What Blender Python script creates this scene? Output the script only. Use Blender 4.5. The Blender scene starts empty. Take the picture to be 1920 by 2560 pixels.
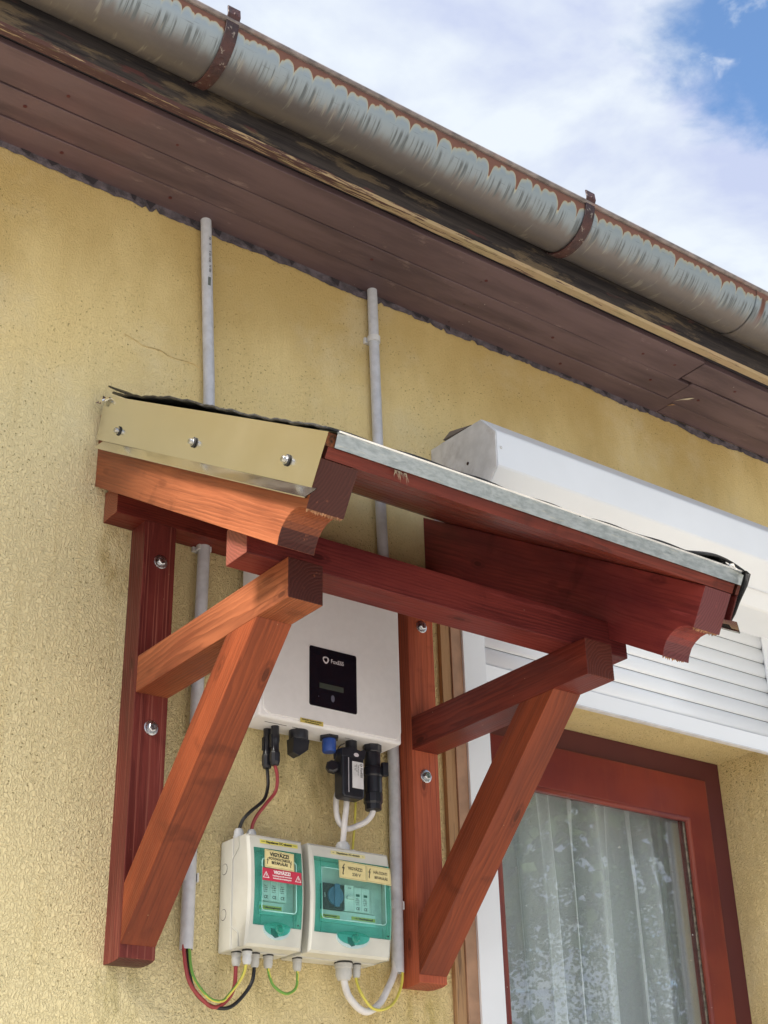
import bpy, bmesh, math, random
from mathutils import Matrix, Vector
random.seed(7)
R_ = math.radians
scene = bpy.context.scene
col = scene.collection

# ------------------------------------------------------------------ camera
cam_d = bpy.data.cameras.new('camera'); cam = bpy.data.objects.new('camera', cam_d); col.objects.link(cam)
cam_d.sensor_fit = 'VERTICAL'; cam_d.sensor_height = 36.0; cam_d.lens = 3537.9 / 2560 * 36.0
cam_d.clip_start = 0.02; cam_d.clip_end = 2000
rt = Vector((0.80631, -0.59106, -0.02250)); dn = Vector((0.25548, 0.38233, -0.88801)); fw = Vector((0.53347, 0.71026, 0.45928))
M = Matrix.Identity(4)
for i in range(3):
    M[i][0] = rt[i]; M[i][1] = -dn[i]; M[i][2] = -fw[i]
M.translation = Vector((0, -2.3, 1.6)); cam.matrix_world = M
scene.camera = cam

# ------------------------------------------------------------------ light
SUN_AZ = R_(260)      # measured from +Y clockwise: the veiled sun stands high to the left, nearly in line with the wall
SUN_EL = R_(42)
world = bpy.data.worlds.new('World'); scene.world = world; world.use_nodes = True
wt = world.node_tree; wn = wt.nodes; wl = wt.links; wn.clear()
def WN(t, **k):
    n = wn.new(t)
    for a, b in k.items(): setattr(n, a, b)
    return n
wout = WN('ShaderNodeOutputWorld')
sky = WN('ShaderNodeTexSky'); sky.sky_type = 'NISHITA'; sky.sun_disc = False
sky.sun_elevation = SUN_EL; sky.sun_rotation = SUN_AZ; sky.altitude = 150; sky.air_density = 1.0; sky.dust_density = 1.0
bg_sky = WN('ShaderNodeBackground'); bg_sky.inputs['Strength'].default_value = 0.15
hs = WN('ShaderNodeHueSaturation'); hs.inputs['Saturation'].default_value = 1.12
wl.new(sky.outputs[0], hs.inputs['Color']); wl.new(hs.outputs[0], bg_sky.inputs['Color'])
tc = WN('ShaderNodeTexCoord'); sep = WN('ShaderNodeSeparateXYZ'); wl.new(tc.outputs['Generated'], sep.inputs[0])
def wmath(op, a, b=None, clamp=False):
    n = WN('ShaderNodeMath', operation=op); n.use_clamp = clamp
    for i, v in enumerate((a, b)):
        if v is None: continue
        if isinstance(v, (int, float)): n.inputs[i].default_value = v
        else: wl.new(v, n.inputs[i])
    return n.outputs[0]
zc_ = wmath('MAXIMUM', sep.outputs[2], 0.06)
px_ = wmath('DIVIDE', sep.outputs[0], zc_); py_ = wmath('DIVIDE', sep.outputs[1], zc_)
cmb = WN('ShaderNodeCombineXYZ'); wl.new(px_, cmb.inputs[0]); wl.new(py_, cmb.inputs[1])
def wnoise(scale, detail, rough, dist=0.0, off=0.0):
    n = WN('ShaderNodeTexNoise'); n.inputs['Scale'].default_value = scale; n.inputs['Detail'].default_value = detail
    n.inputs['Roughness'].default_value = rough; n.inputs['Distortion'].default_value = dist
    m = WN('ShaderNodeMapping'); m.inputs['Location'].default_value = (off, off * .7, off * .3)
    wl.new(cmb.outputs[0], m.inputs[0]); wl.new(m.outputs[0], n.inputs['Vector']); return n.outputs['Fac']
nz_edge = wnoise(9.0, 9, .58, .25, 3.1)
nz_big = wnoise(1.1, 4, .5, .0, 11.3)
nz_wisp = wnoise(17.0, 5, .55, .4, 5.7)
# gap in the cloud deck (one clear patch, edges torn by noise) plus a few more gaps further off
dx = wmath('DIVIDE', wmath('SUBTRACT', px_, 0.905), 0.172); dy = wmath('DIVIDE', wmath('SUBTRACT', py_, 0.48), 0.185)
dist = wmath('SQRT', wmath('ADD', wmath('MULTIPLY', dx, dx), wmath('MULTIPLY', dy, dy)))
d2 = wmath('ADD', dist, wmath('MULTIPLY', wmath('SUBTRACT', nz_edge, 0.5), 1.15))
r1 = WN('ShaderNodeMapRange'); r1.interpolation_type = 'SMOOTHSTEP'
r1.inputs['From Min'].default_value = 0.78; r1.inputs['From Max'].default_value = 1.22; wl.new(d2, r1.inputs[0])
wisp = WN('ShaderNodeMapRange'); wisp.interpolation_type = 'SMOOTHSTEP'; wisp.inputs['From Min'].default_value = 0.57; wisp.inputs['From Max'].default_value = 0.76
wl.new(nz_wisp, wisp.inputs[0]); wisp.inputs['To Max'].default_value = 0.7
far = WN('ShaderNodeMapRange'); far.interpolation_type = 'SMOOTHSTEP'; far.inputs['From Min'].default_value = 0.36; far.inputs['From Max'].default_value = 0.42
wl.new(wmath('ADD', nz_big, wmath('MULTIPLY', wmath('SUBTRACT', nz_edge, .5), .25)), far.inputs[0])
near_ = WN('ShaderNodeMapRange'); near_.inputs['From Min'].default_value = 1.6; near_.inputs['From Max'].default_value = 3.2; wl.new(dist, near_.inputs[0])
farc = wmath('MAXIMUM', far.outputs[0], wmath('SUBTRACT', 1.0, near_.outputs[0]))
cover = wmath('MULTIPLY', wmath('MAXIMUM', r1.outputs[0], wisp.outputs[0]), farc, True)
cr = WN('ShaderNodeValToRGB'); cr.color_ramp.elements[0].position = .40; cr.color_ramp.elements[0].color = (.60, .67, .90, 1)
cr.color_ramp.elements[1].position = .58; cr.color_ramp.elements[1].color = (.86, .93, 1.0, 1)
nz_sh = wnoise(3.6, 6, .55, .2, 1.9); wl.new(nz_sh, cr.inputs[0])
bg_c = WN('ShaderNodeBackground'); bg_c.inputs['Strength'].default_value = 0.52; wl.new(cr.outputs[0], bg_c.inputs['Color'])
mx = WN('ShaderNodeMixShader'); wl.new(cover, mx.inputs[0]); wl.new(bg_sky.outputs[0], mx.inputs[1]); wl.new(bg_c.outputs[0], mx.inputs[2])
wl.new(mx.outputs[0], wout.inputs[0])

sd = bpy.data.lights.new('sun', 'SUN'); sd.energy = 4.2; sd.angle = R_(20); sd.color = (1, .94, .84)
sun = bpy.data.objects.new('sun', sd); col.objects.link(sun)
sdir = Vector((math.sin(SUN_AZ) * math.cos(SUN_EL), math.cos(SUN_AZ) * math.cos(SUN_EL), math.sin(SUN_EL)))
sun.rotation_euler = sdir.to_track_quat('Z', 'Y').to_euler(); sun.location = sdir * 20

scene.render.engine = 'CYCLES'
vs = scene.view_settings; vs.view_transform = 'Standard'; vs.look = 'None'; vs.exposure = 0.96; vs.gamma = 1; vs.use_curve_mapping = False

# ------------------------------------------------------------------ material helpers
class NT:
    def __init__(s, name):
        s.m = bpy.data.materials.new(name); s.m.use_nodes = True; s.t = s.m.node_tree; s.n = s.t.nodes; s.l = s.t.links; s.n.clear()
        s.out = s.n.new('ShaderNodeOutputMaterial'); s.b = s.n.new('ShaderNodeBsdfPrincipled'); s.l.new(s.b.outputs[0], s.out.inputs[0])
    def node(s, t, ins=None, **k):
        n = s.n.new(t)
        for a, b in k.items(): setattr(n, a, b)
        for a, b in (ins or {}).items():
            if isinstance(b, bpy.types.NodeSocket): s.l.new(b, n.inputs[a])
            else: n.inputs[a].default_value = b
        return n
    def math(s, op, a, b=0.0, clamp=False):
        n = s.node('ShaderNodeMath', {0: a, 1: b}, operation=op); n.use_clamp = clamp; return n.outputs[0]
    def coord(s, kind='Object', scale=(1, 1, 1), loc=(0, 0, 0), vec=None):
        if vec is None: vec = s.node('ShaderNodeTexCoord').outputs[kind]
        return s.node('ShaderNodeMapping', {'Vector': vec, 'Scale': scale, 'Location': loc}).outputs[0]
    def noise(s, vec, scale, detail=4, rough=.55, dist=0.0):
        return s.node('ShaderNodeTexNoise', {'Vector': vec, 'Scale': scale, 'Detail': detail, 'Roughness': rough, 'Distortion': dist}).outputs['Fac']
    def vor(s, vec, scale, feature='F1', rand=1.0, out='Distance'):
        return s.node('ShaderNodeTexVoronoi', {'Vector': vec, 'Scale': scale, 'Randomness': rand}, feature=feature).outputs[out]
    def rng(s, v, a, b, c=0.0, d=1.0, smooth=True):
        n = s.node('ShaderNodeMapRange', {0: v, 1: a, 2: b, 3: c, 4: d})
        if smooth: n.interpolation_type = 'SMOOTHSTEP'
        return n.outputs[0]
    def mix(s, f, a, b, mode='MIX'):
        n = s.node('ShaderNodeMix', data_type='RGBA', blend_type=mode)
        for i, v in ((0, f), (6, a), (7, b)):
            if isinstance(v, bpy.types.NodeSocket): s.l.new(v, n.inputs[i])
            elif i == 0: n.inputs[0].default_value = v
            else: n.inputs[i].default_value = (*v, 1) if len(v) == 3 else v
        return n.outputs[2]
    def bump(s, h, dist, strength=1.0, normal=None):
        n = s.node('ShaderNodeBump', {'Height': h, 'Distance': dist, 'Strength': strength})
        if normal is not None: s.l.new(normal, n.inputs['Normal'])
        return n.outputs[0]
    def set(s, **k):
        for a, v in k.items():
            a = a.replace('_', ' ')
            if isinstance(v, bpy.types.NodeSocket): s.l.new(v, s.b.inputs[a])
            elif a in ('Base Color',) and len(v) == 3: s.b.inputs[a].default_value = (*v, 1)
            else: s.b.inputs[a].default_value = v
        return s.m

def plain(name, c, rough=.5, metal=0.0, var=.06, scale=30, bump=0.0, coat=0.0, dirt=None, dirt_amt=.5, spec=.5):
    t = NT(name); v = t.coord()
    n = t.noise(v, scale, 5)
    c2 = tuple(x * (1 - var * 2.2) for x in c); c1 = tuple(min(1, x * (1 + var)) for x in c)
    cc = t.mix(t.rng(n, .3, .7), c2, c1)
    if dirt:
        d = t.rng(t.noise(t.coord(loc=(3, 1, 2)), scale * .35, 6, .65), .52, .72)
        cc = t.mix(t.math('MULTIPLY', d, dirt_amt), cc, dirt)
    k = dict(Base_Color=cc, Metallic=metal, Roughness=t.rng(n, .2, .8, rough * .85, min(1, rough * 1.15)), Coat_Weight=coat)
    t.b.inputs['Specular IOR Level'].default_value = spec
    if bump: k['Normal'] = t.bump(t.noise(v, scale * 6, 3), bump)
    return t.set(**k)

MAT = {}
def schlick(t):
    f_ = t.node('ShaderNodeLayerWeight', {'Blend': .5}).outputs['Facing']
    return t.math('ADD', .042, t.math('MULTIPLY', t.math('POWER', f_, 5.0), .958))
# --- stucco wall
def stucco(name, fine=1.0):
    t = NT(name); geo = t.node('ShaderNodeNewGeometry').outputs['Position']
    P = t.coord(vec=geo)
    z = t.node('ShaderNodeSeparateXYZ', {0: geo}).outputs[2]
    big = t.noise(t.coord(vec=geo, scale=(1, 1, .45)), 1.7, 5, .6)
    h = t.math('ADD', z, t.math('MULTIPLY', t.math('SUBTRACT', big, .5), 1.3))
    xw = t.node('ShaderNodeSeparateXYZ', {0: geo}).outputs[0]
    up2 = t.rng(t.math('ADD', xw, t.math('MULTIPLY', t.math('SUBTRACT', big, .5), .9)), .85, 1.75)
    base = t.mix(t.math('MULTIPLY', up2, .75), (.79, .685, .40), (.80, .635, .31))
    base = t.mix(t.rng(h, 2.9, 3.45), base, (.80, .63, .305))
    base = t.mix(t.rng(h, 3.36, 3.76), base, (.56, .40, .16))  # soffit shade painted into the sheltered paint, deepening towards the eave
    streak = t.rng(t.noise(t.coord(vec=geo, scale=(14, 14, 1.1)), 1.6, 6, .62), .50, .74)
    base = t.mix(t.math('MULTIPLY', streak, .28), base, (.56, .42, .17))
    blot = t.rng(t.noise(t.coord(vec=geo, loc=(5, 2, 1)), 3.3, 8, .68), .47, .74)
    base = t.mix(t.math('MULTIPLY', blot, .35), base, (.74, .67, .48))
    # runs and mould where water hangs on: under the post feet, the wall plate end and the housing
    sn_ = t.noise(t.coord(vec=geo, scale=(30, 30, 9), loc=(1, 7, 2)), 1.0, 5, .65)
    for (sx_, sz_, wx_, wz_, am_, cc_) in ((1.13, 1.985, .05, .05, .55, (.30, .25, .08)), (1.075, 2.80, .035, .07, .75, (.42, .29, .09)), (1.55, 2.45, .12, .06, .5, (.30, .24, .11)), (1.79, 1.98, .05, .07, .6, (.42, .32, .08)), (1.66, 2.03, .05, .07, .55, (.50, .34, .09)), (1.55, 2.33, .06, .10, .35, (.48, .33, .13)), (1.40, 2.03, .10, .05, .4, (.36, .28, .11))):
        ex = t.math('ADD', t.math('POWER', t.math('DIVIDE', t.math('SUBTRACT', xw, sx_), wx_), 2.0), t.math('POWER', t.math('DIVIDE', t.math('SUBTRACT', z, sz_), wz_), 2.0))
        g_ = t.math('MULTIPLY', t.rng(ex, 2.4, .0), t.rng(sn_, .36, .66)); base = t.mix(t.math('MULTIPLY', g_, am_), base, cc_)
    # worm-like trowel relief: smoother high up and at the right, rough at the lower left
    warp = t.node('ShaderNodeTexNoise', {'Vector': P, 'Scale': 60.0, 'Detail': 2.0}).outputs['Color']
    wv = t.node('ShaderNodeVectorMath', {0: warp, 1: (.5, .5, .5)}, operation='SUBTRACT').outputs[0]
    wv = t.node('ShaderNodeVectorMath', {0: wv, 3: .010}, operation='SCALE').outputs[0]
    pw = t.node('ShaderNodeVectorMath', {0: t.coord(vec=geo, scale=(1, 1, .72)), 1: wv}, operation='ADD').outputs[0]
    n1 = t.noise(pw, 230 * fine, 4, .62)
    rid = t.math('ABSOLUTE', t.math('SUBTRACT', t.noise(pw, 150 * fine, 3, .5), .5))
    relief = t.math('ADD', t.math('MULTIPLY', t.rng(rid, 0, .11), .62), t.math('MULTIPLY', n1, .75))
    pit = t.rng(t.noise(t.coord(vec=geo, loc=(9, 4, 7)), 165 * fine, 2, .5), .635, .69)
    pm = t.rng(t.noise(t.coord(vec=geo, loc=(2, 8, 3)), 5, 4), .36, .62)
    pit = t.math('MULTIPLY', pit, pm)
    base = t.mix(t.math('MULTIPLY', pit, .72), base, (.20, .145, .04))
    crease = t.rng(rid, .028, .0)
    base = t.mix(t.math('MULTIPLY', t.math('MULTIPLY', crease, t.rng(n1, .5, .35)), .30), base, (.30, .22, .07))
    hgt = t.math('SUBTRACT', relief, t.math('MULTIPLY', pit, 1.1))
    amp = t.rng(z, 3.5, 2.5, .35, 1.0)
    nb = t.bump(t.math('MULTIPLY', hgt, amp), .0034, .9)
    nb = t.bump(t.noise(P, 11, 4), .006, .5, nb)
    t.b.inputs['Specular IOR Level'].default_value = .15
    return t.set(Base_Color=base, Roughness=.93, Normal=nb)
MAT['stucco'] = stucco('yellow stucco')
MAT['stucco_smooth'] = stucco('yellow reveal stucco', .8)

# --- stained timber, grain runs along local X of every timber
def wood(name, c_lo, c_hi, c_end, gloss=.42, streak_c=None, ring=78):
    t = NT(name); tcn = t.node('ShaderNodeTexCoord'); oc = tcn.outputs['Object']
    rnd = t.node('ShaderNodeObjectInfo').outputs['Random']
    off = t.node('ShaderNodeCombineXYZ', {0: t.math('MULTIPLY', rnd, 7.0), 1: t.math('ADD', t.math('MULTIPLY', rnd, .05), .028), 2: t.math('SUBTRACT', t.math('MULTIPLY', rnd, -.06), .03)}).outputs[0]
    p = t.node('ShaderNodeVectorMath', {0: oc, 1: off}, operation='ADD').outputs[0]
    w = t.node('ShaderNodeTexNoise', {'Vector': t.coord(vec=p, scale=(3.0, 14, 14)), 'Scale': 1.0, 'Detail': 3.0}).outputs['Color']
    w = t.node('ShaderNodeVectorMath', {0: w, 1: (.5, .5, .5)}, operation='SUBTRACT').outputs[0]
    w = t.node('ShaderNodeVectorMath', {0: w, 3: .032}, operation='SCALE').outputs[0]
    pw = t.node('ShaderNodeVectorMath', {0: p, 1: w}, operation='ADD').outputs[0]
    s3 = t.node('ShaderNodeSeparateXYZ', {0: pw})
    rad = t.math('SQRT', t.math('ADD', t.math('POWER', s3.outputs[1], 2.0), t.math('POWER', s3.outputs[2], 2.0)))
    saw = t.math('FRACT', t.math('MULTIPLY', rad, 170.0))
    ringv = t.math('MULTIPLY', t.rng(saw, .0, .8), t.rng(saw, 1.0, .9))
    fib = t.noise(t.coord(vec=p, scale=(5, 210, 210)), 1.0, 3, .6)
    blot = t.noise(t.coord(vec=p, scale=(2.2, 9, 9)), 1.0, 5, .6)
    c = t.mix(t.rng(blot, .34, .68), c_lo, c_hi)
    c = t.mix(t.math('MULTIPLY', t.math('MULTIPLY', ringv, t.rng(t.noise(t.coord(vec=p, scale=(1.5, 12, 12), loc=(5, 1, 3)), 1.0, 2), .38, .60)), .42), c, tuple(x * .52 for x in c_lo))
    c = t.mix(t.math('MULTIPLY', t.rng(fib, .48, .70), .42), c, tuple(x * .45 for x in c_lo))
    if streak_c:
        st = t.rng(t.noise(t.coord(vec=p, scale=(2.2, 330, 330)), 1.0, 2), .56, .70)
        c = t.mix(t.math('MULTIPLY', st, .55), c, streak_c)
    kv = t.node('ShaderNodeTexVoronoi', {'Vector': t.coord(vec=p, scale=(6.0, 15, 15)), 'Scale': 1.0}, feature='F1').outputs['Distance']
    kn = t.rng(kv, .11, .06)
    c = t.mix(t.math('MULTIPLY', kn, .72), c, tuple(x * .28 for x in c_lo))
    ko = t.math('MULTIPLY', t.rng(kv, .19, .14), t.rng(kv, .09, .12))
    c = t.mix(t.math('MULTIPLY', ko, .4), c, tuple(x * .5 for x in c_lo))
    nx = t.math('ABSOLUTE', t.node('ShaderNodeSeparateXYZ', {0: tcn.outputs['Normal']}).outputs[0])
    endm = t.rng(nx, .90, .97)
    c = t.mix(endm, c, t.mix(t.math('MULTIPLY', ringv, .6), c_end, tuple(x * .55 for x in c_end)))
    burn = t.math('MULTIPLY', t.rng(t.noise(t.coord(vec=p, scale=(11, 5, 5), loc=(2, 6, 4)), 1.0, 4, .6), .60, .70), t.math('SUBTRACT', 1.0, endm))
    c = t.mix(t.math('MULTIPLY', burn, .42), c, tuple(x * .40 for x in c_lo))
    scuff = t.rng(t.noise(t.coord(vec=p, scale=(3.5, 40, 40), loc=(9, 2, 6)), 1.0, 6, .7), .62, .72)
    c = t.mix(t.math('MULTIPLY', scuff, .28), c, tuple(min(1, x * 1.7 + .02) for x in c_hi))
    # dents and pale chips
    chip = t.rng(t.noise(t.coord(vec=p, scale=(60, 110, 110), loc=(4, 4, 4)), 1.0, 2), .775, .80)
    c = t.mix(t.math('MULTIPLY', chip, .55), c, (.55, .38, .24))
    tint = t.node('ShaderNodeObjectInfo').outputs['Color']
    c = t.mix(1.0, c, tint, 'MULTIPLY')
    h = t.math('ADD', t.math('MULTIPLY', fib, .5), t.math('MULTIPLY', ringv, -.35))
    t.b.inputs['Specular IOR Level'].default_value = .24
    return t.set(Base_Color=c, Roughness=t.rng(blot, .3, .7, gloss * .8, gloss * 1.25), Normal=t.bump(h, .0011, .55))
MAT['wood'] = wood('stained pine', (.20, .050, .023), (.36, .115, .050), (.075, .022, .018))
MAT['wood_red'] = wood('shaded red stained pine', (.100, .017, .014), (.200, .036, .022), (.12, .036, .027), .34)  # right arm and rafter: canopy shade put into a darker, redder stain
MAT['wood_dark'] = wood('dark stained pine', (.105, .020, .018), (.185, .038, .030), (.08, .022, .024), .38, (.34, .12, .085))
MAT['wood_beam'] = wood('red stained beam pine', (.095, .016, .014), (.180, .032, .021), (.27, .082, .045), .36)
MAT['wood_mid'] = wood('orange brown stained pine', (.150, .030, .013), (.28, .064, .023), (.11, .030, .020))
MAT['wood_brown'] = wood('red brown stained pine', (.14, .028, .014), (.25, .054, .021), (.11, .030, .020))
MAT['wood_groove'] = wood('brushed stained pine', (.34, .075, .038), (.50, .125, .060), (.30, .085, .05), .5, (.13, .03, .022))

# --- soffit boards
t = NT('brown soffit paint'); p = t.coord('Object')
a = t.noise(t.coord(scale=(1.2, 7, 7)), 2.0, 6, .6); rndc = t.node('ShaderNodeObjectInfo').outputs['Random']
c = t.mix(t.rng(a, .34, .66), (.072, .045, .052), (.155, .100, .108))
c = t.mix(t.math('MULTIPLY', rndc, .4), c, (.14, .088, .095))
red = t.rng(t.noise(t.coord(loc=(1, 5, 2)), 1.6, 3), .56, .72); c = t.mix(t.math('MULTIPLY', red, .6), c, (.20, .088, .090))
pale = t.rng(t.noise(t.coord(scale=(1, 3, 3), loc=(3, 3, 1)), 7, 7, .7), .60, .70); c = t.mix(t.math('MULTIPLY', pale, .5), c, (.30, .215, .20))
wh = t.rng(t.noise(t.coord(loc=(8, 3, 1)), 70, 2), .775, .79); c = t.mix(t.math('MULTIPLY', wh, .6), c, (.6, .55, .5))
nail = t.rng(t.noise(t.coord(loc=(2, 9, 1)), 26, 1), .765, .79); c = t.mix(nail, c, (.06, .022, .02))
MAT['soffit'] = t.set(Base_Color=c, Roughness=.62, Normal=t.bump(t.noise(t.coord(scale=(3, 120, 120)), 1, 4), .0006))

# --- weathered fascia
t = NT('weathered fascia paint')
f1 = t.noise(t.coord(scale=(2.4, 60, 60)), 1.2, 7, .7); f2 = t.noise(t.coord(scale=(1.8, 9, 9), loc=(4, 2, 1)), 1.6, 7, .72)
c = t.mix(t.rng(f1, .35, .68), (.020, .017, .022), (.072, .060, .056))
c = t.mix(t.math('MULTIPLY', t.rng(f2, .52, .60), .8), c, (.20, .15, .095))
c = t.mix(t.math('MULTIPLY', t.rng(f1, .69, .75), .7), c, (.33, .29, .22))
c = t.mix(t.math('MULTIPLY', t.rng(t.noise(t.coord(loc=(7, 7, 1), scale=(1, 4, 4)), 5, 4), .60, .66), .7), c, (.15, .052, .05))
MAT['fascia'] = t.set(Base_Color=c, Roughness=.85, Normal=t.bump(f1, .004, .9))
t = NT('peeling cream edge paint')
x = t.node('ShaderNodeSeparateXYZ', {0: t.node('ShaderNodeNewGeometry').outputs['Position']}).outputs[0]
f1 = t.noise(t.coord(scale=(1.5, 30, 30)), 6, 6, .7); thr = t.rng(x, 1.0, 2.1, .10, -.12, False)
pk = t.rng(t.math('SUBTRACT', f1, thr), .46, .53)
c = t.mix(pk, (.085, .040, .038), t.mix(t.noise(t.coord(), 9, 4), (.40, .34, .18), (.42, .28, .18)))
c = t.mix(t.math('MULTIPLY', t.rng(t.noise(t.coord(scale=(1, 8, 8)), 14, 5), .58, .68), .5), c, (.16, .14, .07))
MAT['edge'] = t.set(Base_Color=c, Roughness=.8, Normal=t.bump(f1, .0015))
MAT['dark_void'] = plain('dark joint', (.035, .028, .034), .95)
MAT['mortar'] = plain('grey purple mortar', (.115, .095, .110), .95, var=.25, scale=40, bump=.004)

# --- gutter (UV: u = metres along, v = metres down the outside from the rim)
t = NT('rusty galvanised gutter'); uv = t.node('ShaderNodeTexCoord').outputs['UV']
s = t.node('ShaderNodeSeparateXYZ', {0: uv}); u, v = s.outputs[0], s.outputs[1]
wob = t.noise(t.coord(vec=uv, scale=(6, 0, 0)), 1.0, 3)
uu = t.node('ShaderNodeCombineXYZ', {0: t.math('ADD', u, t.math('MULTIPLY', wob, .08))}).outputs[0]
d1 = t.node('ShaderNodeTexVoronoi', {'W': t.math('MULTIPLY', t.math('ADD', u, t.math('MULTIPLY', wob, .05)), 36.0), 'Scale': 1.0, 'Randomness': .85}, voronoi_dimensions='1D').outputs['Distance']
d3 = t.node('ShaderNodeTexVoronoi', {'W': t.math('MULTIPLY', u, 61.0), 'Scale': 1.0}, voronoi_dimensions='1D').outputs['Distance']
n_lo = t.noise(t.node('ShaderNodeCombineXYZ', {0: u}).outputs[0], 7.0, 3)
dcol = t.node('ShaderNodeTexVoronoi', {'W': t.math('MULTIPLY', t.math('ADD', u, t.math('MULTIPLY', wob, .05)), 36.0), 'Scale': 1.0, 'Randomness': .85}, voronoi_dimensions='1D').outputs['Color']
rc_ = t.node('ShaderNodeSeparateXYZ', {0: dcol}).outputs[0]
vb = t.math('ADD', t.math('ADD', t.math('MULTIPLY', t.math('POWER', d1, 2.0), .022), t.math('MULTIPLY', t.math('POWER', d1, 7.0), .22)), t.math('ADD', t.math('MULTIPLY', rc_, .007), t.math('ADD', .0025, t.math('MULTIPLY', n_lo, .017))))
vb = t.math('ADD', vb, t.math('MULTIPLY', t.math('POWER', d3, 2.0), .010))
vb = t.math('MINIMUM', vb, .050)
dv = t.math('SUBTRACT', v, vb)
rust = t.rng(dv, .0012, -.0012)
halo = t.rng(dv, .015, .0)
stv = t.coord(vec=uv, scale=(150, 5, 1)); st = t.noise(stv, 1.0, 4, .6)
st2 = t.noise(t.coord(vec=uv, scale=(60, 9, 1), loc=(3, 3, 0)), 1.0, 3, .6)
drip = t.noise(t.coord(vec=uv, scale=(42, 7, 1), loc=(9, 1, 0)), 1.0, 2, .5)
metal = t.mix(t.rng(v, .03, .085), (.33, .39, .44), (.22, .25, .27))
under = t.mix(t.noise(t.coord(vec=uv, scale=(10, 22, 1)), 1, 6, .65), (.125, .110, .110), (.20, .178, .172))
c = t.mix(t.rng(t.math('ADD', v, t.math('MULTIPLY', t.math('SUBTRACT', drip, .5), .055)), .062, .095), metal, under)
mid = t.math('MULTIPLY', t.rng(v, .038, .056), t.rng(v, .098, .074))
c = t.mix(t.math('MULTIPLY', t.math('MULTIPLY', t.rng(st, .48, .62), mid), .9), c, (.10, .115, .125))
c = t.mix(t.math('MULTIPLY', t.math('MULTIPLY', t.rng(st2, .58, .68), t.rng(v, .05, .075)), .55), c, (.33, .31, .27))
sc = t.math('MULTIPLY', t.rng(t.noise(t.coord(vec=uv, scale=(22, 340, 1)), 1, 3), .62, .70), t.rng(v, .10, .06))
c = t.mix(t.math('MULTIPLY', sc, .55), c, (.15, .165, .17))
c = t.mix(t.math('MULTIPLY', halo, .80), c, (.50, .49, .37))
c = t.mix(t.math('MULTIPLY', t.rng(dv, .0035, .0), .7), c, (.44, .25, .08))
rc = t.mix(t.noise(t.coord(vec=uv, scale=(40, 60, 1)), 1, 5), (.14, .058, .044), (.22, .105, .075))
c = t.mix(rust, c, rc)
c = t.mix(t.math('MULTIPLY', t.rng(v, .006, .002), .8), c, (.27, .24, .23))
# seam at the joint
sj = t.math('ABSOLUTE', t.math('SUBTRACT', u, 2.628)); c = t.mix(t.math('MULTIPLY', t.rng(sj, .012, .004), t.rng(v, .10, .05)), c, rc)
MAT['gutter'] = t.set(Base_Color=c, Metallic=t.math('MULTIPLY', t.math('SUBTRACT', 1.0, rust), .45), Roughness=t.math('ADD', .44, t.math('MULTIPLY', rust, .4)),
                      Normal=t.bump(t.math('ADD', t.math('MULTIPLY', rust, .4), t.math('MULTIPLY', st, .25)), .0012))
t = NT('rusted iron strap'); vv = t.coord()
n = t.noise(vv, 90, 4, .6); n2 = t.noise(vv, 18, 4)
c = t.mix(t.rng(n2, .35, .65), (.045, .027, .029), (.090, .037, .035)); c = t.mix(t.rng(n, .60, .70), c, (.30, .25, .22))
MAT['strap'] = t.set(Base_Color=c, Roughness=.5, Metallic=.25, Normal=t.bump(n, .0035, 1.0))

MAT['pvc'] = plain('grey pvc conduit', (.56, .57, .61), .42, var=.05, scale=60, dirt=(.36, .32, .26), dirt_amt=.22)
MAT['pvc_clip'] = plain('white pvc clip', (.66, .66, .66), .4)
MAT['plastic_w'] = plain('white shutter plastic', (.80, .83, .87), .32, var=.02, scale=3)
MAT['plastic_under'] = MAT['plastic_w']
MAT['cap_w'] = plain('dirty white end cap', (.70, .70, .72), .5, var=.06, scale=25, dirt=(.30, .27, .25), dirt_amt=.45)
MAT['slat'] = plain('white shutter slat', (.88, .91, .95), .30, var=.01, scale=2)
MAT['rubber'] = plain('black rubber', (.02, .02, .022), .6)
MAT['bolt'] = plain('zinc plated steel', (.62, .63, .66), .28, 1.0, var=.15, scale=150)
MAT['alu'] = None
t = NT('mill aluminium sheet'); vv = t.coord()
n = t.noise(t.coord(scale=(1, 6, 1)), 9, 5, .6); n2 = t.noise(vv, 3.2, 3)
MAT['alu'] = t.set(Base_Color=t.mix(n, (.74, .72, .66), (.86, .84, .77)), Metallic=1.0, Roughness=t.rng(n, .3, .7, .15, .24), Normal=t.bump(n2, .004, .25))
t = NT('galvanised flashing'); 
n = t.noise(t.coord(scale=(1, 1, 3)), 55, 5, .7); n2 = t.vor(t.coord(), 60, out='Color')
g = t.mix(t.rng(n, .35, .65), (.36, .41, .45), (.50, .55, .59)); g = t.mix(t.math('MULTIPLY', t.rng(t.noise(t.coord(scale=(1, 9, 9)), 22, 5), .60, .68), .4), g, (.66, .64, .55))
MAT['galv'] = t.set(Base_Color=g, Metallic=1.0, Roughness=t.rng(n, .3, .7, .3, .5), Normal=t.bump(n, .0006))
MAT['felt'] = plain('black roofing felt', (.018, .018, .02), .42, var=.4, scale=60, bump=.003)
MAT['osb'] = plain('raw board edge', (.20, .065, .025), .8, var=.5, scale=120, bump=.003)
MAT['cream'] = plain('light grey enclosure plastic', (.60, .60, .545), .42, var=.03, scale=20, dirt=(.46, .38, .25), dirt_amt=.38)
MAT['cream_d'] = plain('enclosure interior', (.66, .72, .70), .5)
MAT['inv'] = plain('white powder coated housing', (.77, .765, .79), .48, var=.012, scale=60)
MAT['black'] = plain('black display glass', (.008, .008, .014), .12, coat=.3)
MAT['blackp'] = plain('black plastic', (.016, .017, .024), .33, var=.1)
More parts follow.
